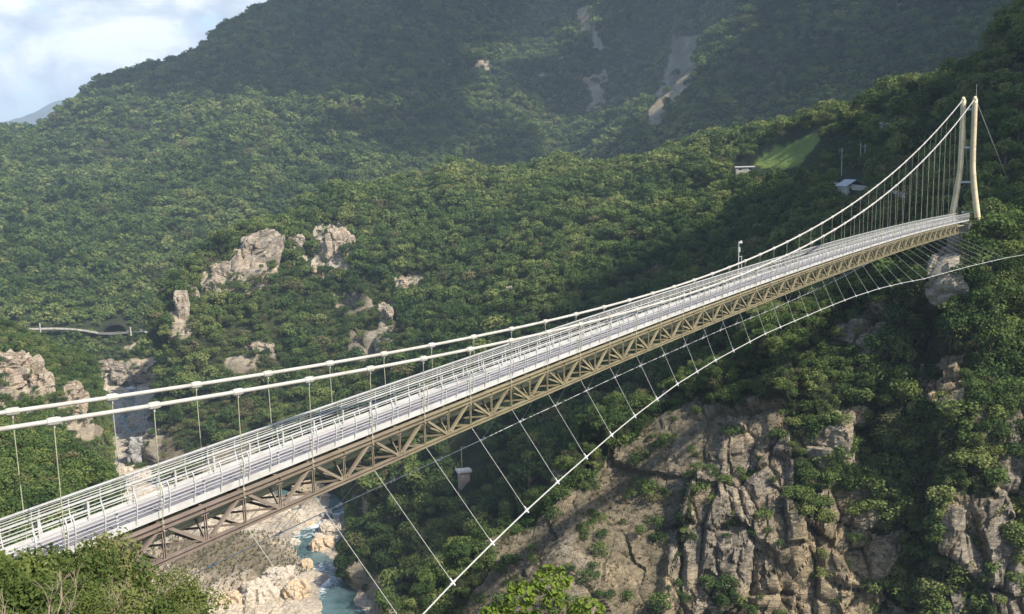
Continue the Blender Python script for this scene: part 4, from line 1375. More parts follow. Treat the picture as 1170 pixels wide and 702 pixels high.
# deck: planks of grating between two white kick plates
mb = MB()
S0, S1 = I0 * PN, 203.0
ns = 90
ss = np.linspace(S0, S1, ns)
for k in range(10):                     # lengthwise grating strips with gaps between
    wa = -1.16 + k * .232
    for a, c in zip(ss[:-1], ss[1:]):
        mb.box8([bp(a, wa, .28), bp(a, wa + .225, .28), bp(c, wa + .225, .28), bp(c, wa, .28), bp(a, wa, .32), bp(a, wa + .225, .32), bp(c, wa + .225, .32), bp(c, wa, .32)])
deck = part('deck', mb, M['deck'])
for sd in (1, -1):
    mb = MB()
    for a, c in zip(ss[:-1], ss[1:]):
        wa = sd * 1.235
        mb.box8([bp(a, wa - .03, .16), bp(a, wa + .03, .16), bp(c, wa + .03, .16), bp(c, wa - .03, .16), bp(a, wa - .03, .50), bp(a, wa + .03, .50), bp(c, wa + .03, .50), bp(c, wa - .03, .50)])
        wi = sd * 1.17
        mb.box8([bp(a, wi - .03, .325), bp(a, wi + .03, .325), bp(c, wi + .03, .325), bp(c, wi - .03, .325), bp(a, wi - .03, .36), bp(a, wi + .03, .36), bp(c, wi + .03, .36), bp(c, wi - .03, .36)])
    part('kick_plate', mb, M['white'], deck)
mb = MB()
for sd in (-.75, 0, .75):
    for a, c in zip(ss[:-1], ss[1:]):
        mb.bar(bp(a, sd, .16), bp(c, sd, .16), .12, .2, NV)
part('stringers', mb, M['truss'], deck)
mb = MB()
for sd, zz, rr_ in ((-.62, -.72, .21), (.15, -1.15, .2)):
    mb.tube([bp(s, sd, zz) for s in np.linspace(S0, 192, 70)], rr_, 8)
part('shadow_pipe', mb, M['rod'], deck, True)  # pipes added inside the truss to thicken the bridge's shadow
mb = MB()
for a, c in zip(ss[:-1], ss[1:]):
    mb.bar(bp(a, .7, -.62), bp(c, .7, -.62), .5, .12, NV)
part('shadow_tray', mb, M['rod'], deck)  # flat tray added to fill out the shadow cast on the cliff
for i in range(I0, I1 + 1):
    mb = MB()
    s = i * PN
    mb.ibeam(bp(s, -1.62, -.12), bp(s, 1.62, -.12), .16, .24, .02, DV)
    part('floor_beam', mb, M['truss'], deck)

# trusses
ZB = -1.78
for sd in (1, -1):
    wt = 1.45 * sd
    top = MB()
    idx = list(range(I0, I1 + 1))
    for i in idx[:-1]:
        a, c = i * PN, (i + 1) * PN
        top.ibeam(bp(a, wt, -.13), bp(c, wt, -.13), .40, .26, .03, NV)
        # joint plates on the chord
        for wz in (.215,):
            top.bar(bp(a - .22, wt + sd * .03, -.32), bp(a + .22, wt + sd * .03, -.32), .02, .30, NV)
    tr = part('truss', top, M['truss'])
    m2 = MB()
    for i in idx[:-1]:
        a, c = i * PN, (i + 1) * PN
        m2.ibeam(bp(a, wt, ZB - .06), bp(c, wt, ZB - .06), .30, .22, .03, NV)
        if i % 2:
            m2.bar(bp(a - .34, wt + sd * .02, ZB + .13), bp(a + .34, wt + sd * .02, ZB + .13), .02, .30, NV)
    part('bottom_chord', m2, M['truss'], tr)
    farp, fard = MB(), MB()
    for i in idx:
        s = i * PN
        one = sd == 1
        pm = MB() if one else farp
        pm.bar(bp(s - .06, wt + .03, ZB + .03), bp(s - .06, wt + .03, -.26), .05, .07, DV)
        pm.bar(bp(s + .06, wt + .03, ZB + .03), bp(s + .06, wt + .03, -.26), .05, .07, DV)
        if one:
            part('post', pm, M['truss'], tr)
        if i < I1:
            dm = MB() if one else fard
            even = (i % 2 == 0)
            ta, tb = (s + .25, s + PN - .22) if even else (s + .22, s + PN - .25)
            za, zb_ = (-.3, ZB + .12) if even else (ZB + .12, -.3)
            dm.bar(bp(ta, wt, za), bp(tb, wt, zb_), .17, .15, NV)
            if one:
                part('diagonal', dm, M['truss'], tr)
    if sd == -1:
        part('post', farp, M['truss'], tr, kind='stuff')
        part('diagonal', fard, M['truss'], tr, kind='stuff')
mb = MB()
mk = MB()
for i in range(I0, I1):
    a, c = i * PN, (i + 1) * PN
    mb.bar(bp(a, -1.3, ZB - .02), bp(c, 1.3, ZB - .02), .10, .08, UZ)
    mb.bar(bp(a, -1.3, ZB - .12), bp(a, 1.3, ZB - .12), .12, .1, UZ)
    if i % 2:
        mb.bar(bp(a, -1.35, ZB + .1), bp(a, -.35, -.26), .10, .10, DV)
        mb.bar(bp(a, 1.35, ZB + .1), bp(a, .35, -.26), .10, .10, DV)
    else:
        mb.bar(bp(a + .1, -.9, -.3), bp(c, 1.2, ZB + .06), .12, .1, NV)
part('bracing', mb, M['truss'], None, kind='stuff')

# railings: curved posts, seven slim rails, a stouter handrail half-way, a top rail
HOFF = [(.30, 1.235), (.60, 1.30), (.95, 1.38), (1.30, 1.40), (1.60, 1.34), (1.78, 1.25)]


def rail_w(z):
    zs = [h_[0] for h_ in HOFF]
    return float(np.interp(z, zs, [h_[1] for h_ in HOFF]))


PS = np.arange(I0 * PN + .4, 202.5, PN * 2 / 3)
near_posts = 0
for sd in (1, -1):
    tp = MB()
    for a, c in zip(ss[:-1], ss[1:]):
        tp.bar(bp(a, sd * rail_w(1.78), 1.78), bp(c, sd * rail_w(1.78), 1.78), .075, .075, NV)
    rl = part('railing', tp, M['white'])
    hm = MB()
    for a, c in zip(ss[:-1], ss[1:]):
        hm.bar(bp(a, sd * 1.36, 1.27), bp(c, sd * 1.36, 1.27), .10, .07, NV)
    part('handrail', hm, M['white'], rl)
    wm = MB()
    for zz in (.74, .92, 1.10, 1.41, 1.54, 1.67):
        for a, c in zip(ss[:-1], ss[1:]):
            wm.bar(bp(a, sd * rail_w(zz), zz), bp(c, sd * rail_w(zz), zz), .032, .032, NV)
    part('rail_wires', wm, M['white'], rl)
    rest = MB()
    nsep = 56 if sd == 1 else 44
    for k, s in enumerate(PS):
        pm = MB() if k < nsep else rest
        offs = (-.17, .17) if k % 3 == 0 else (0,)
        for of in offs:
            for (z1, w1), (z2, w2) in zip(HOFF[:-1], HOFF[1:]):
                pm.bar(bp(s + of, sd * (w1 + .035), z1), bp(s + of, sd * (w2 + .035), z2), .055, .05, DV)
        if k < nsep:
            part('rail_post', pm, M['white'], rl)
    part('rail_post', rest, M['white'], rl, kind='stuff')
    rest = MB()
    for k, i in enumerate(range(I0, I1 + 1)):
        pm = MB() if k < 46 else rest
        s = i * PN + .35
        pm.bar(bp(s, sd * 1.11, .30), bp(s, sd * 1.11, 1.18), .10, .08, DV)
        pm.bar(bp(s, sd * 1.11, 1.18), bp(s, sd * 1.11, 1.24), .13, .12, DV)
        if k < 46:
            part('light_post', pm, M['white'], rl)
    part('light_post', rest, M['white'], rl, kind='stuff')

# main cables, clamps, hangers


def mc_z(s):                            # absolute height of the main cable
    return float(np.polyval([-0.69885, 2.88193, 6.17334, -8.44894, 154.5961], s / 100))


def mc_w(s, sd):
    t = min(max((s - 40) / 164.0, 0), 1)
    half = 1.62 * (1 - t ** 2) + 1.15 * t ** 2
    return sd * half + .15 * t ** 2


ST, SN = 204.0, -26.0
TOPZ = 0
for sd in (1, -1):
    pts = []
    for s in np.linspace(SN, ST, 110):
        p = bp(s, mc_w(s, sd), 0)
        p[2] = mc_z(s)
        pts.append(p)
    back = bp(ST + 27, mc_w(ST, sd) + sd * 3.2, 0)
    back[2] = 157.5
    pts.append(back * .5 + pts[-1] * .5)
    pts.append(back)
    nb_ = bp(SN - 26, sd * 3.0, -2.5)
    pts = [nb_, nb_ * .5 + pts[0] * .5] + pts
    mb = MB()
    mb.tube(pts, .105, 8)
    cb = part('main_cable', mb, M['cable'], None, True)
    for i in range(-8, 84, 2):
        s = i * PN
        p = bp(s, mc_w(s, sd), 0)
        p[2] = mc_z(s)
        a = bp(s - .3, mc_w(s - .3, sd), 0); a[2] = mc_z(s - .3)
        c_ = bp(s + .3, mc_w(s + .3, sd), 0); c_[2] = mc_z(s + .3)
        if i >= -4 or True:
            k = MB()
            k.tube([a, p * .5 + a * .5, p * .5 + c_ * .5, c_], [.145, .175, .175, .145], 8)
            k.bar(p + UZ * -.15, p + UZ * -.3, .07, .1, DV)
            part('cable_clamp', k, M['cable'], cb)
        if I0 <= i <= I1:
            hm = MB()
            q = bp(s, sd * 1.55, -.12)
            hm.tube([p + UZ * -.3, q], .021, 5)
            hm.tube([q + UZ * .25, q + UZ * -.25], .06, 6)
            part('hanger', hm, M['rod'], None)

# wind cables with their clamps and stays
WS = np.array([-34, -12, 14.1, 18.8, 23.5, 28.2, 32.9, 37.6, 42.3, 51.7, 61.1, 75.2, 89.3, 98.7, 108.1, 117.5, 126.9, 136.3, 160, 185, 202, 216])
WW = np.array([17, 11.2, 7.07, 6.41, 5.76, 5.17, 4.68, 4.2, 3.75, 3.12, 2.76, 2.59, 2.70, 2.92, 3.3, 3.95, 4.85, 6.1, 8.6, 11.6, 14.0, 16.0])
WZ = np.array([-14.0, -9.9, -7.55, -7.17, -6.87, -6.59, -6.3, -6.0, -5.76, -5.3, -5.08, -4.93, -5.1, -5.13, -5.18, -5.3, -5.55, -5.85, -6.0, -6.2, -6.5, -6.8])
for sd in (1, -1):
    pts = [bp(s, sd * np.interp(s, WS, WW), np.interp(s, WS, WZ)) for s in np.linspace(-34, 216, 140)]
    mb = MB()
    mb.tube(pts, .048 if sd == 1 else .032, 7)
    wc = part('wind_cable', mb, M['thin'], None, True)
    for i in range(-4, 80, 2):
        s = i * PN
        q = bp(s, sd * np.interp(s, WS, WW), np.interp(s, WS, WZ))
        k = MB()
        a = bp(s - .28, sd * np.interp(s - .28, WS, WW), np.interp(s - .28, WS, WZ))
        c_ = bp(s + .28, sd * np.interp(s + .28, WS, WW), np.interp(s + .28, WS, WZ))
        k.tube([a, c_], .07, 6)
        tp_ = bp(s, sd * 1.5, ZB - .12)
        dd = (tp_ - q) / np.linalg.norm(tp_ - q)
        k.bar(q - dd * .2, q + dd * .3, .10, .10, DV)
        part('wind_clamp', k, M['white'], wc)
        hm = MB()
        hm.tube([q + dd * .3, tp_], .017, 5)
        part('wind_stay', hm, M['thin'], None)

# tower: two bent legs leaning together, three cross beams, saddles, a lightning rod; a lower one at the near end
def build_tower(s, H, cw):
    rt_ = MB()
    hw = [(0.0, 2.75), (.11, 2.32), (.21, 1.93), (.32, 1.56), (.45, 1.22), (.62, 1.15), (.8, 1.15), (1.0, 1.15)]
    def lw(t):
        return float(np.interp(t, [a for a, _ in hw], [b_ for _, b_ in hw]))
    for t_, h_ in ((.335, .42), (.62, .40), (.93, .5)):
        rt_.bar(bp(s, cw - lw(t_), t_ * H - .2), bp(s, cw + lw(t_), t_ * H - .2), .5, h_, DV)
    tw = part('tower', rt_, M['white'])
    for sd in (1, -1):
        lg = MB()
        tt = np.linspace(-.18, 1.0, 26)
        lg.tube([bp(s, cw + sd * lw(t_), t_ * H) for t_ in tt], [.62 - .08 * max(t_, 0) for t_ in tt], 14)
        part('leg', lg, M['tower'], tw, True)
        rg_ = MB()
        for t_ in np.linspace(.04, .97, 9):
            p0 = bp(s, cw + sd * lw(t_), t_ * H)
            rg_.tube([p0 - UZ * .06, p0 + UZ * .06], .66 - .08 * t_, 14)
        part('joint_ring', rg_, M['tower'], tw, True)
        rn = MB()
        for t_ in np.arange(.05, .95, .35 / H * 1.4):
            p0 = bp(s - .66, cw + sd * lw(t_), t_ * H)
            rn.bar(p0 - NV * .22, p0 + NV * .22, .05, .05, UZ)
        part('climbing_rungs', rn, M['rod'], tw)
        sa = MB()
        pz = bp(s, cw + sd * 1.15, H)
        sa.tube([pz - DV * .75 + UZ * -.1, pz - DV * .4 + UZ * .22, pz + UZ * .34, pz + DV * .4 + UZ * .22, pz + DV * .75 + UZ * -.1], .36, 8)
        part('saddle', sa, M['tower'], tw, True)
    return tw


Htw = mc_z(204) - bz(204) - .15
tw = build_tower(204.0, Htw, .15)
rd_ = MB()
rd_.tube([bp(204.3, 1.45, Htw), bp(204.3, 1.45, Htw + 3.2)], [.06, .03], 6)
part('lightning_rod', rd_, M['thin'], tw)
fl = MB()
fl.bar(bp(204.6, -.4, 2.0), bp(204.6, 1.9, 2.0), .14, .14, DV)
fl.bar(bp(204.6, -.4, 1.75), bp(204.6, -.4, 2.25), .3, .3, DV)
part('floodlight_bracket', fl, M['white'], tw)
build_tower(SN, mc_z(SN) - bz(SN) - .15, 0.0)

# abutments
M['old_concrete'] = metal('mossy_concrete', (.17, .16, .13), (.08, .085, .055), .9, .5, .8, .1)
for nm, s, dep, ln, lab in (('abutment', 197.5, 17.0, 10.0, 'weathered concrete abutment under the deck at the tower end of the bridge'), ('abutment', -15.0, 6.0, 6.0, 'concrete abutment under the near end of the bridge deck')):
    a = MB()
    q0 = bp(s, 0, 0)
    a.box8([bp(s, -2.4, -2.1 - dep), bp(s, 2.4, -2.1 - dep), bp(s + ln, 3.4, -2.1 - dep), bp(s + ln, -3.4, -2.1 - dep), bp(s, -1.9, -2.1), bp(s, 1.9, -2.1), bp(s + ln, 2.4, -2.1), bp(s + ln, -2.4, -2.1)])
    a.box8([bp(s + 1.5, -1.9, -2.098), bp(s + 1.5, 1.9, -2.098), bp(s + ln, 2.3, -2.098), bp(s + ln, -2.3, -2.098), bp(s + 1.5, -1.9, -.27), bp(s + 1.5, 1.9, -.27), bp(s + ln, 2.3, -.27), bp(s + ln, -2.3, -.27)])
    tag(a.build(nm, M['old_concrete']), lab, 'abutment')

# wind gauge mast beside the far railing
s = 66.5
for s in (78.0,):
    q = bp(s, -1.62, .2)
    root = empty('wind_gauge_mast', tuple(q))
    tag(root, 'slim steel wind gauge mast with small instrument heads standing on the bridge railing', 'mast')
    mb = MB()
    mb.tube([(0, 0, 0), (0, 0, 4.6)], [.07, .05], 6)
    mb.bar((0, 0, .6), tuple(NV * .25 + UZ * .6), .06, .06, DV)
    o = mb.build('pole', M['thin'], root)
    mb = MB()
    mb.bar((0, 0, 4.4), tuple(DV * .75 + UZ * 4.4), .06, .06, UZ)
    mb.tube([tuple(DV * .75 + UZ * 4.35), tuple(DV * .75 + UZ * 4.65)], [.16, .1], 8)
    mb.bar(tuple(DV * .2 + UZ * 4.52), tuple(DV * .6 + UZ * 4.52), .03, .18, NV)
    mb.build('wind_vane', M['white'], root)
    mb = MB()
    mb.bar(tuple(DV * .12 + UZ * 3.4), tuple(DV * .12 + UZ * 3.95), .26, .2, DV)
    mb.build('control_box', M['white'], root)
    mb = MB()
    mb.tube([tuple(DV * .9), tuple(DV * .9 + UZ * 2.9)], .05, 6)
    mb.bar(tuple(DV * .0 + UZ * 2.85), tuple(DV * .9 + UZ * 2.85), .05, .05, UZ)
    mb.build('brace', M['thin'], root)

# ------------------------------------------------------------------ rock outcrops, boulders, roadside and buildings
def ground_at(px_, py_, names=('hills', 'mountains', 'cliff', 'hillside')):
    best, bp_ = 1e9, None
    for n in names:
        P = SHEETS[n][0].reshape(-1, 3)
        x, y, z = proj(P)
        e = np.hypot(x - px_, y - py_)
        m = (e < 7) & (z > 1)
        if m.any():
            zz = z[m] + e[m] * 1.5
            k = int(np.argmin(zz))
            if zz[k] < best:
                best, bp_ = zz[k], P[m][k]
    if bp_ is None:
        return at(px_, py_, 600)
    return at(px_, py_, math.hypot(bp_[0], bp_[1]))


OB = []


def outcrop(name, label, cx, cy, wpx, hpx, seed, mat='outcrop', depth=.55, r=None, sq=.6, amp=.075, group=None, cat='rock', lean=0.0):
    g = ground_at(cx, cy) if r is None else at(cx, cy, r)
    rr = math.hypot(g[0], g[1])
    k = rr / F
    a, c_ = wpx * k / 2, hpx * k / 2
    b_ = max(a, c_ * .6) * depth * 1.15
    nu_, nv_ = (72, 54) if max(wpx, hpx) > 20 else (40, 30)
    U, V_ = np.meshgrid(np.linspace(0, 2 * math.pi, nu_, endpoint=False), np.linspace(-math.pi / 2, math.pi / 2, nv_), indexing='ij')
    sp = lambda t, e: np.sign(t) * np.abs(t) ** e
    D_ = np.stack([sp(np.cos(V_), sq) * sp(np.cos(U), sq), sp(np.cos(V_), sq) * sp(np.sin(U), sq), sp(np.sin(V_), sq)], -1).reshape(-1, 3)
    S_ = np.array([a, b_, c_])
    P = D_ * S_
    L = 2 * max(a, c_)
    q = P / L + seed * 7.31
    v1, e1, t1 = worley(q * np.array([3.2, 3.2, 2.2]), seed)
    v2, e2, t2 = worley(q * np.array([8, 8, 5]), seed + 3)
    dd = amp * L * (1.2 * v1 + 1.2 * t1 + .5 * v2 + .5 * t2 - .35 * (e1 < .08) - .2 * (e2 < .1) + .8 * fbm(q * 4, 4, seed + 5))
    nn = D_ / (np.linalg.norm(D_, axis=1, keepdims=True) + 1e-6)
    P = P + nn * dd[:, None] * (.35 + .65 * np.minimum(1, np.abs(np.cos(V_.ravel()[:, None])) * 3))
    P[:, 0] += lean * P[:, 2]
    ax = math.atan2(g[0], g[1])
    ca, sa = math.cos(-ax), math.sin(-ax)
    P = np.stack([P[:, 0] * ca - P[:, 1] * sa, P[:, 0] * sa + P[:, 1] * ca, P[:, 2]], 1)
    dirn = np.array([g[0], g[1], 0]) / rr
    C_ = g + dirn * b_ * .68
    if cat == 'rock' and seed < 30 and seed != 25:
        for _ in range(int(4 + wpx * hpx / 60)):
            qx, qy = cx + random.uniform(-.62, .62) * wpx, cy + random.choice((random.uniform(.28, .62), random.uniform(.28, .62), random.uniform(-.2, .3), random.uniform(-.6, -.35))) * hpx
            q_ = ground_at(qx, qy)
            OB.append((at(qx, qy + 4, math.hypot(q_[0], q_[1]) - b_ * .36), random.uniform(1.6, 4.2)))
    i = np.arange(nu_ * nv_).reshape(nu_, nv_)
    j = np.roll(i, -1, 0)
    Fc = np.stack([i[:, :-1], j[:, :-1], j[:, 1:], i[:, 1:]], -1).reshape(-1, 4)
    me = mesh_np(name, P, Fc, M[mat])
    fattr(me, 'rockm', np.ones(len(P)))
    fattr(me, 'pale', np.clip(.3 + .5 * fbm(q * 5, 3, seed + 8), 0, .8))
    fattr(me, 'dry', np.clip((nn[:, 2] - .75) * 2, 0, .7))
    fattr(me, 'lawn', np.zeros(len(P)))
    o = link(name, me, None, tuple(C_))
    tag(o, label, cat, group)
    return o


outcrop('rock_outcrop', 'large pale rock crag on the end of the wooded spur', 294, 298, 50, 64, 1, lean=.25)
outcrop('rock_outcrop', 'low pale rock shelf left of the large crag', 256, 313, 30, 24, 2)
outcrop('rock_outcrop', 'small narrow rock below the pale rock shelf', 244, 332, 14, 22, 3)
outcrop('rock_pinnacle', 'slim tan rock pillar standing at the spur tip above the river', 209, 362, 13, 52, 4, sq=.55, amp=.035)
outcrop('rock_pinnacle', 'short rock spike just right of the slim tan pillar', 222, 342, 9, 26, 5, amp=.04)
outcrop('rock_outcrop', 'broken grey rock face among trees right of the large crag', 386, 284, 26, 44, 6)
outcrop('rock_outcrop', 'thin rock rib between the large crag and the broken grey face', 342, 284, 9, 28, 7)
outcrop('rock_outcrop', 'small pale rock below the broken grey face', 364, 314, 18, 22, 8)
outcrop('rock_outcrop', 'reddish rock patch in the trees under the broken grey face', 392, 343, 24, 15, 9)
outcrop('rock_outcrop', 'tall tan rock streak on the slope above the main cable', 440, 368, 13, 46, 10)
outcrop('rock_outcrop', 'wide tan rock ledge above the tall rock streak', 466, 327, 26, 14, 11)
outcrop('rock_outcrop', 'lone small pale rock in the middle of the wooded slope', 582, 332, 8, 10, 12)
outcrop('rock_outcrop', 'flat tan rock low on the spur above the main cables', 300, 399, 26, 11, 13)
outcrop('rock_outcrop', 'little pale rock beside the river at the spur foot', 224, 416, 8, 11, 14)
outcrop('rock_outcrop', 'small pale rock knob on the left bank by the river', 84, 456, 26, 34, 17)
outcrop('rock_outcrop', 'dark boulder wall at the river bend behind the deck', 158, 520, 22, 34, 18, mat='b_grey')
outcrop('rock_outcrop', 'reddish rock by the roadside right of the tunnel mouth', 172, 366, 18, 16, 19)
outcrop('rock_outcrop', 'rounded overhanging rock jutting from the cliff', 948, 520, 44, 66, 21, mat='rock', depth=.5, amp=.075)
outcrop('rock_outcrop', 'largest pale rock bluff on the left bank', 16, 432, 56, 54, 15, amp=.09, depth=.3)
outcrop('rock_outcrop', 'pale rock lobe at the right of the left bank bluff', 47, 450, 22, 44, 16, amp=.09, depth=.3)
outcrop('rock_outcrop', 'pale stepped ledge on the far river bank', 118, 424, 32, 20, 28, amp=.09, depth=.3)
outcrop('rock_outcrop', 'tan ledge on the far river bank below the tunnel mouth', 150, 427, 36, 22, 29, amp=.09, depth=.3)

gn_forest('crag_brush', np.array([a for a, _ in OB]), np.array([b_ for _, b_ in OB]), np.random.default_rng(21).uniform(.2, .8, len(OB)), BSH, 69)

# boulders of the river
BL = [(368, 625, 28, 13, 'b_orange', 'large flat tan boulder in the middle of the rapids'), (378, 606, 24, 15, 'b_pale', 'pointed pale boulder upstream of the large tan boulder'),
      (338, 572, 20, 12, 'b_pale', 'round pale boulder at the upper left of the rapids'), (352, 562, 36, 11, 'b_orange', 'long tan boulder beside the truss at the top of the rapids'),
      (351, 648, 15, 13, 'b_orange', 'orange boulder on the shore below the rapids'), (390, 622, 14, 12, 'b_grey', 'dark grey boulder against the right wall of the river'),
      (345, 597, 10, 6, 'b_pale', 'small pale boulder in the turquoise pool'), (386, 594, 10, 7, 'b_grey', 'small grey boulder in the upper pool'),
      (322, 590, 20, 12, 'b_pale', 'pale boulder on the left shore under the truss'), (318, 668, 38, 22, 'b_pale', 'broad pale boulder on the lower left shore'),
      (340, 680, 30, 22, 'b_orange', 'tan boulder at the bottom edge beside the water'), (296, 688, 44, 26, 'b_pale', 'widest pale boulder at the bottom edge of the shore'),
      (262, 694, 32, 20, 'b_orange', 'tan boulder at the foot of the brown bank'), (330, 655, 16, 12, 'b_pale', 'pale cube like boulder behind the broad boulder')]
for k, (bx_, by_, bw, bh_, mt, lab) in enumerate(BL):
    q = onz(bx_, by_ + bh_ * .3)
    outcrop('boulder', lab, bx_, by_, bw, bh_ * 1.25, 40 + k, mat=mt, r=math.hypot(q[0], q[1]), depth=.75, sq=.7, amp=.06, cat='boulder')
rb = np.random.default_rng(77)
n_b = 0
for k in range(2500):
    t = rb.uniform(0, len(RIV) - 12)
    i = int(t)
    c_ = RIV[i] + (RIV[i + 1] - RIV[i]) * (t - i)
    p = c_ + rb.normal(size=2) * (9 if i < 10 else 16) - (np.array([10., 4.]) if i >= 13 else 0)
    px_, py_, _ = proj(np.array([p[0], p[1], 0.]))
    if not (90 < px_ < 420 and 425 < py_ < 710):
        continue
    d_, w_ = rivdist(p[None])
    if d_[0] < w_[0] * .45 and rb.uniform() < .75:
        continue
    rr = math.hypot(p[0], p[1])
    sz = rb.uniform(1.15, 2.3) ** 1.9
    s_ = sz / rr * F
    outcrop('boulder', 'small river boulder strewn along the stony bed', px_, py_, s_ * rb.uniform(.9, 1.5), s_ * rb.uniform(.6, 1), 100 + k, mat=rb.choice(['b_pale', 'b_pale', 'b_pale', 'b_orange', 'b_orange', 'b_grey']), r=rr, depth=.8, sq=.7, amp=.07, group='small boulders along the river', cat='boulder')
    n_b += 1
    if n_b >= 260:
        break

# road on the far bank, its wall, tunnel mouth and marker pillars
RD = [at(x_, y_, r_) for x_, y_, r_ in ((20, 377, 812), (42, 376.5, 812), (62, 376, 813), (80, 376.5, 814), (98, 378.5, 815), (112, 381, 816), (128, 381.5, 818), (146, 380, 819), (165, 378, 820), (188, 376, 822), (205, 374, 824))]
def ribbon(name, pts, wid, th, mat, kind=None, lab=None, cat=None, dz=0., back=0.):
    mb = MB()
    pts = [np.asarray(p) + UZ * dz for p in pts]
    dr = []
    for i in range(len(pts)):
        t_ = pts[min(i + 1, len(pts) - 1)] - pts[max(i - 1, 0)]
        n_ = np.array([-t_[1], t_[0], 0])
        dr.append(n_ / np.linalg.norm(n_))
    for i in range(len(pts) - 1):
        a0, a1 = pts[i] + dr[i] * back, pts[i + 1] + dr[i + 1] * back
        b0, b1 = a0 + dr[i] * wid, a1 + dr[i + 1] * wid
        lo_ = UZ * -th
        mb.box8([a0 + lo_, b0 + lo_, b1 + lo_, a1 + lo_, a0, b0, b1, a1])
    return tag(mb.build(name, mat), lab, cat, None, kind)
ribbon('road', RD, 8.0, 1.0, M['asphalt'], 'structure', back=.5)
ribbon('roadside_wall', RD[:6], .35, 1.3, M['concrete'], None, 'long low pale wall edging the far road left of the tunnel mouth', 'wall', dz=.95)
ribbon('roadside_wall', RD[8:], .45, 2.6, M['concrete'], None, 'low pale wall edging the far road right of the tunnel mouth', 'wall', dz=.8)

tq = at(132, 381.3, 822)
tun = empty('tunnel_portal', tuple(tq), math.atan2(-tq[0], tq[1]))
tag(tun, 'wide dark tunnel mouth on the far bank road', 'tunnel')
def arch(n, w_, h_):
    return [(w_ * math.cos(math.pi - math.pi * i / n), h_ * math.sin(math.pi * i / n) ** .8) for i in range(n + 1)]
mb = MB()
A0, A1 = arch(20, 7.8, 7.0), arch(20, 8.2, 7.4)
for i in range(20):
    (x0, z0), (x1, z1), (X0, Z0), (X1, Z1) = A0[i], A0[i + 1], A1[i], A1[i + 1]
    mb.box8([(x0, 0, z0 - .01), (x1, 0, z1 - .01), (X1, 0, Z1), (X0, 0, Z0), (x0, 11, z0 - .01), (x1, 11, z1 - .01), (X1, 11, Z1), (X0, 11, Z0)])
mb.build('hood', metal('near_black_concrete', (.035, .034, .03), (.02, .02, .02), .9, .4, .7, .1), tun)  # near-black colour carries the tunnel's shade onto the hood
mb = MB()
b0 = len(mb.v)
for (x0, z0) in A0:
    mb.v += [(x0 * .995, .5, z0 * .995), (x0 * .995, 10.5, z0 * .995)]
for i in range(20):
    mb.f.append((b0 + 2 * i, b0 + 2 * i + 2, b0 + 2 * i + 3, b0 + 2 * i + 1))
mb.f.append(tuple(b0 + 2 * i + 1 for i in range(21)))
mb.build('bore', M['dark'], tun)  # near-black colour stands in for the unlit depth of the tunnel
for (x_, y_, r_, hh, ww, lab) in ((45.5, 372.5, 812, 4.2, 1.1, 'pale stone pillar by the far road at the left'), (149, 377, 818, 4.2, 1.3, 'pale stone pillar beside the tunnel mouth')):
    q = at(x_, y_, r_)
    mb = MB()
    mb.tube([(0, 0, -3), (0, 0, hh * .9)], [ww * .55, ww * .48], 4)
    mb.tube([(0, 0, hh * .9), (0, 0, hh)], [ww * .7, ww * .35], 4)
    o = mb.build('stone_pillar', M['concrete'])
    o.location = tuple(q - UZ * 2.0)
    tag(o, lab, 'pillar')

# notice board and meter box on the spur
def board(cx, cy, w_, h_, post, name, lab, cat):
    g = ground_at(cx, cy)
    root = empty(name, tuple(g - UZ * (post + h_ / 2)), math.atan2(-g[0], g[1]))
    tag(root, lab, cat)
    mb = MB()
    mb.tube([(0, 0, -4), (0, 0, post + .2)], .14, 6)
    mb.build('post', M['thin'], root)
    mb = MB()
    mb.bar((-w_ / 2, -.12, post + h_ / 2), (w_ / 2, -.12, post + h_ / 2), .16, h_, (0, 1, 0))
    mb.build('panel', M['white'], root)
board(193.8, 410.5, 2.6, 2.2, 6.0, 'notice_board', 'white square board on a tall post at the spur foot', 'sign')
board(203.5, 427, 1.7, 1.9, 1.5, 'meter_box', 'small white box low on the spur below the white board', 'box')


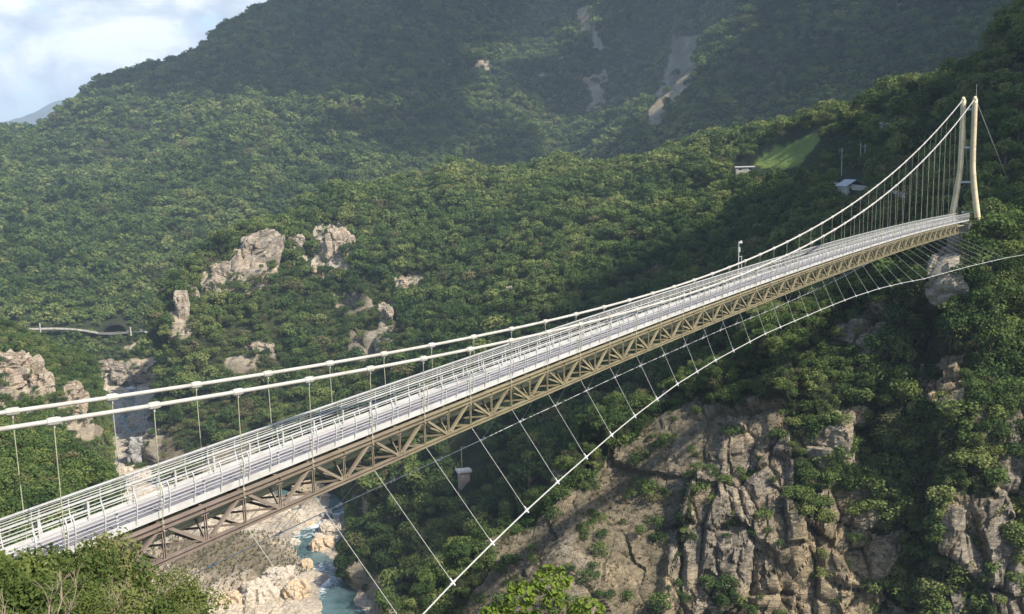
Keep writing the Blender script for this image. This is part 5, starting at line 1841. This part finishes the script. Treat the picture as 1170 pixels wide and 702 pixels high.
def roofed(name, label, cx, cy, w_, d_, hw_, hr, rz=0., roofmat='roof', wallmat='concrete', gable=True, lift=0.):
    g = ground_at(cx, cy)
    root = empty(name, tuple(g + UZ * (lift - hw_ - hr * .5)), math.atan2(-g[0], g[1]) + rz)
    tag(root, label, 'building')
    mb = MB()
    mb.box8([(-w_ / 2, -d_ / 2, -5), (w_ / 2, -d_ / 2, -5), (w_ / 2, d_ / 2, -5), (-w_ / 2, d_ / 2, -5), (-w_ / 2, -d_ / 2, hw_), (w_ / 2, -d_ / 2, hw_), (w_ / 2, d_ / 2, hw_), (-w_ / 2, d_ / 2, hw_)])
    mb.build('wall', M[wallmat], root)
    mb = MB()
    e = .5
    if gable:
        y0, y1 = -d_ / 2 - e, d_ / 2 + e
        x0, x1 = -w_ / 2 - e, w_ / 2 + e
        for sx in (-1, 1):
            mb.box8([(0, y0, hw_ + hr), (sx * x1, y0, hw_ - .15), (sx * x1, y1, hw_ - .15), (0, y1, hw_ + hr), (0, y0, hw_ + hr + .18), (sx * x1, y0, hw_ + .03), (sx * x1, y1, hw_ + .03), (0, y1, hw_ + hr + .18)])
    else:
        mb.box8([(-w_ / 2 - e, -d_ / 2 - e, hw_ + .003), (w_ / 2 + e, -d_ / 2 - e, hw_ + .003), (w_ / 2 + e, d_ / 2 + e, hw_ + hr), (-w_ / 2 - e, d_ / 2 + e, hw_ + hr), (-w_ / 2 - e, -d_ / 2 - e, hw_ + .25), (w_ / 2 + e, -d_ / 2 - e, hw_ + .25), (w_ / 2 + e, d_ / 2 + e, hw_ + hr + .25), (-w_ / 2 - e, d_ / 2 + e, hw_ + hr + .25)])
    mb.build('roof', M[roofmat], root)
    for k, xx in enumerate((-.28, .28)):
        mb = MB()
        mb.bar((xx * w_ - w_ * .09, -d_ / 2 - .01, hw_ * .55), (xx * w_ + w_ * .09, -d_ / 2 - .01, hw_ * .55), .06, hw_ * .38, (0, 1, 0))
        mb.build('window', M['dark'], root)
    return root
roofed('hillside_house', 'grey sheet roofed house in the trees left of the tower', 972, 209, 7.0, 9, 3.2, 2.2, .45)
roofed('flat_roofed_shed', 'low pale flat roofed shed at the left end of the green field', 851, 191, 10.5, 5, 2.2, .4, .1, 'white', 'concrete', False)
roofed('white_hut', 'small white hut in the trees above the grey roofed house', 1012, 144, 3.6, 3, 2.6, .4, .2, 'white', 'white', False, 1.0)
for (cx, cy, h_, lab) in ((961.5, 199, 11, 'slim utility pole beside the grey roofed house'), (983, 184, 7.5, 'left one of two poles sharing a crossbar behind the grey roofed house'), (988, 184.5, 7, 'right one of two poles sharing a crossbar behind the grey roofed house')):
    g = ground_at(cx, cy)
    root = empty('utility_pole', tuple(g), math.atan2(-g[0], g[1]))
    tag(root, lab, 'pole')
    mb = MB()
    mb.tube([(0, 0, -4), (0, 0, h_)], [.2, .14], 6)
    mb.build('pole', M['thin'], root)
    mb = MB()
    mb.bar((-1.6, 0, h_ - 1), (.6, 0, h_ - 1), .14, .14)
    mb.build('crossbar', M['thin'], root)
RW_ = [ground_at(x_, y_, ('hills',)) + UZ * .5 for x_, y_ in ((952, 212), (970, 214.5), (990, 217), (1010, 220), (1040, 227), (1070, 234), (1092, 239))]
ribbon('roadside_wall', RW_, .5, 2.0, M['concrete'], None, 'thin pale roadside wall running behind the hangers left of the tower', 'wall', dz=.8)

# lookout hut on the slope under the truss
g = ground_at(531, 551, ('hills',))
rr = math.hypot(g[0], g[1])
root = empty('lookout_hut', tuple(g - UZ * 1.5), math.atan2(-g[0], g[1]) + .2)
tag(root, 'beige lookout hut with a white railed flat top on the slope under the truss', 'hut')
mb = MB()
mb.box8([(-1.9, -1.6, -5), (1.9, -1.6, -5), (1.9, 2, -5), (-1.9, 2, -5), (-1.9, -1.6, 6), (1.9, -1.6, 6), (1.9, 2, 6), (-1.9, 2, 6)])
mb.build('wall', metal('beige_render', (.42, .33, .27), (.24, .2, .17), .85, .6, .6, .15), root)
mb = MB()
mb.box8([(-3.2, -2.4, 6.003), (2.6, -2.4, 6.003), (2.6, 2.6, 6.003), (-3.2, 2.6, 6.003), (-3.2, -2.4, 6.5), (2.6, -2.4, 6.5), (2.6, 2.6, 6.5), (-3.2, 2.6, 6.5)])
mb.build('platform', M['white'], root)
mb = MB()
for zz in (6.95, 7.4):
    mb.bar((-3.1, -2.3, zz), (2.5, -2.3, zz), .12, .12)
    mb.bar((-3.1, -2.3, zz), (-3.1, 2.5, zz), .12, .12)
for xx in (-3.1, -1.7, -.3, 1.1, 2.5):
    mb.tube([(xx, -2.3, 6.4), (xx, -2.3, 7.45)], .07, 5)
mb.build('railing', M['white'], root)
mb = MB()
mb.tube([(-2.9, -2.1, -4), (-2.9, -2.1, 6.0)], .16, 6)
mb.build('post', M['thin'], root)
mb = MB()
mb.tube([(-.6, 1.5, 6.4), (-.6, 1.5, 15.5)], .1, 6)
mb.bar((-.6, 1.5, 15.4), (1.0, 1.5, 15.4), .1, .1)
mb.build('mast', M['thin'], root)

# ------------------------------------------------------------------ air, and unseen clouds added to shade the far mountains and tower hill
hb = MB()
X0, X1, Y0, Y1, Z0, Z1 = -13000, 13000, -9000, 16500, -26, 1200
hb.box8([(X0, Y0, Z0), (X1, Y0, Z0), (X1, Y1, Z0), (X0, Y1, Z0), (X0, Y0, Z1), (X1, Y0, Z1), (X1, Y1, Z1), (X0, Y1, Z1)])
hm = bpy.data.materials.new('haze')
hm.use_nodes = True
hn = hm.node_tree
hn.nodes.clear()
ho = hn.nodes.new('ShaderNodeOutputMaterial')
pv = hn.nodes.new('ShaderNodeVolumePrincipled')
pv.inputs['Color'].default_value = (.62, .80, 1.0, 1)
pv.inputs['Density'].default_value = .00011
pv.inputs['Anisotropy'].default_value = 0.0
hn.links.new(pv.outputs[0], ho.inputs['Volume'])
tag(hb.build('haze', hm), kind='stuff')


def shade_cloud(spots, seed):
    """unseen clouds high out of view, shaped and placed to shade the given ground spots"""
    r = np.random.default_rng(seed)
    V, Fc = [], []
    n1_, n2_ = 14, 9
    for (px_, py_, r_, rad) in spots:
        g = at(px_, py_, r_)
        zc = 1900 + r.uniform(0, 120)
        c_ = g + SUN * ((zc - g[2]) / SUN[2])
        for _ in range(5):
            cc = c_ + r.normal(size=3) * np.array([rad * .45, rad * .45, 40])
            ra = rad * r.uniform(.45, .85)
            b0 = len(V)
            for i in range(n1_):
                for j in range(n2_):
                    a, b_ = 2 * math.pi * i / n1_, -math.pi / 2 + math.pi * j / (n2_ - 1)
                    rr = ra * (1 + .22 * math.sin(a * 3 + seed + px_) + .15 * math.sin(a * 7 + b_ * 3 + py_))
                    V.append(cc + np.array([math.cos(a) * math.cos(b_) * rr, math.sin(a) * math.cos(b_) * rr, math.sin(b_) * ra * .4]))
            for i in range(n1_):
                for j in range(n2_ - 1):
                    i2 = (i + 1) % n1_
                    Fc.append((b0 + i * n2_ + j, b0 + i2 * n2_ + j, b0 + i2 * n2_ + j + 1, b0 + i * n2_ + j + 1))
    o = link('shade_cloud', mesh_np('shade_cloud', np.array(V), Fc, M['shade_cloud'], True))
    o['kind'] = 'structure'


shade_cloud([(190, 120, 1900, 130), (250, 110, 1850, 170), (300, 60, 1950, 170), (340, 110, 1750, 170), (400, 60, 1850, 200), (420, 120, 1600, 150), (480, 40, 1850, 150), (480, 110, 1650, 90), (560, 20, 1950, 130), (300, 150, 1600, 60), (610, 20, 1900, 110)], 5)
shade_cloud([(700, -30, 1950, 90), (735, -50, 1850, 100), (830, -40, 1600, 65), (865, 0, 1500, 70), (900, 70, 1300, 65), (920, 40, 1350, 150), (960, 90, 1150, 120), (1000, 40, 1250, 150), (1060, 40, 1150, 150), (890, 125, 1150, 50), (400, 178, 1380, 60), (450, 168, 1400, 65), (520, 158, 1420, 65), (580, 160, 1400, 50), (860, 120, 1180, 45), (900, -40, 1550, 170), (1120, 0, 1200, 170)], 9)  # includes lumps added to darken the slope behind the ridge crest
shade_cloud([(1150, 60, 390, 45), (1162, 150, 310, 26), (1145, 105, 340, 28), (1142, 150, 312, 24), (1166, 190, 292, 24), (1125, 120, 330, 18), (1190, 100, 350, 50), (1185, 20, 420, 50), (1200, 200, 270, 26)], 13)  # added out of view to darken the hill behind the tower

SC.view_settings.view_transform = 'Standard'
SC.view_settings.look = 'None'
SC.view_settings.exposure = 0.78
SC.view_settings.gamma = 1.0
SC.render.engine = 'CYCLES'
c = SC.cycles
c.max_bounces = 5
c.diffuse_bounces = 3
c.glossy_bounces = 2
c.transmission_bounces = 3
c.transparent_max_bounces = 4
c.volume_bounces = 0
c.use_adaptive_sampling = False
c.use_denoising = True
c.caustics_reflective = False
c.caustics_refractive = False
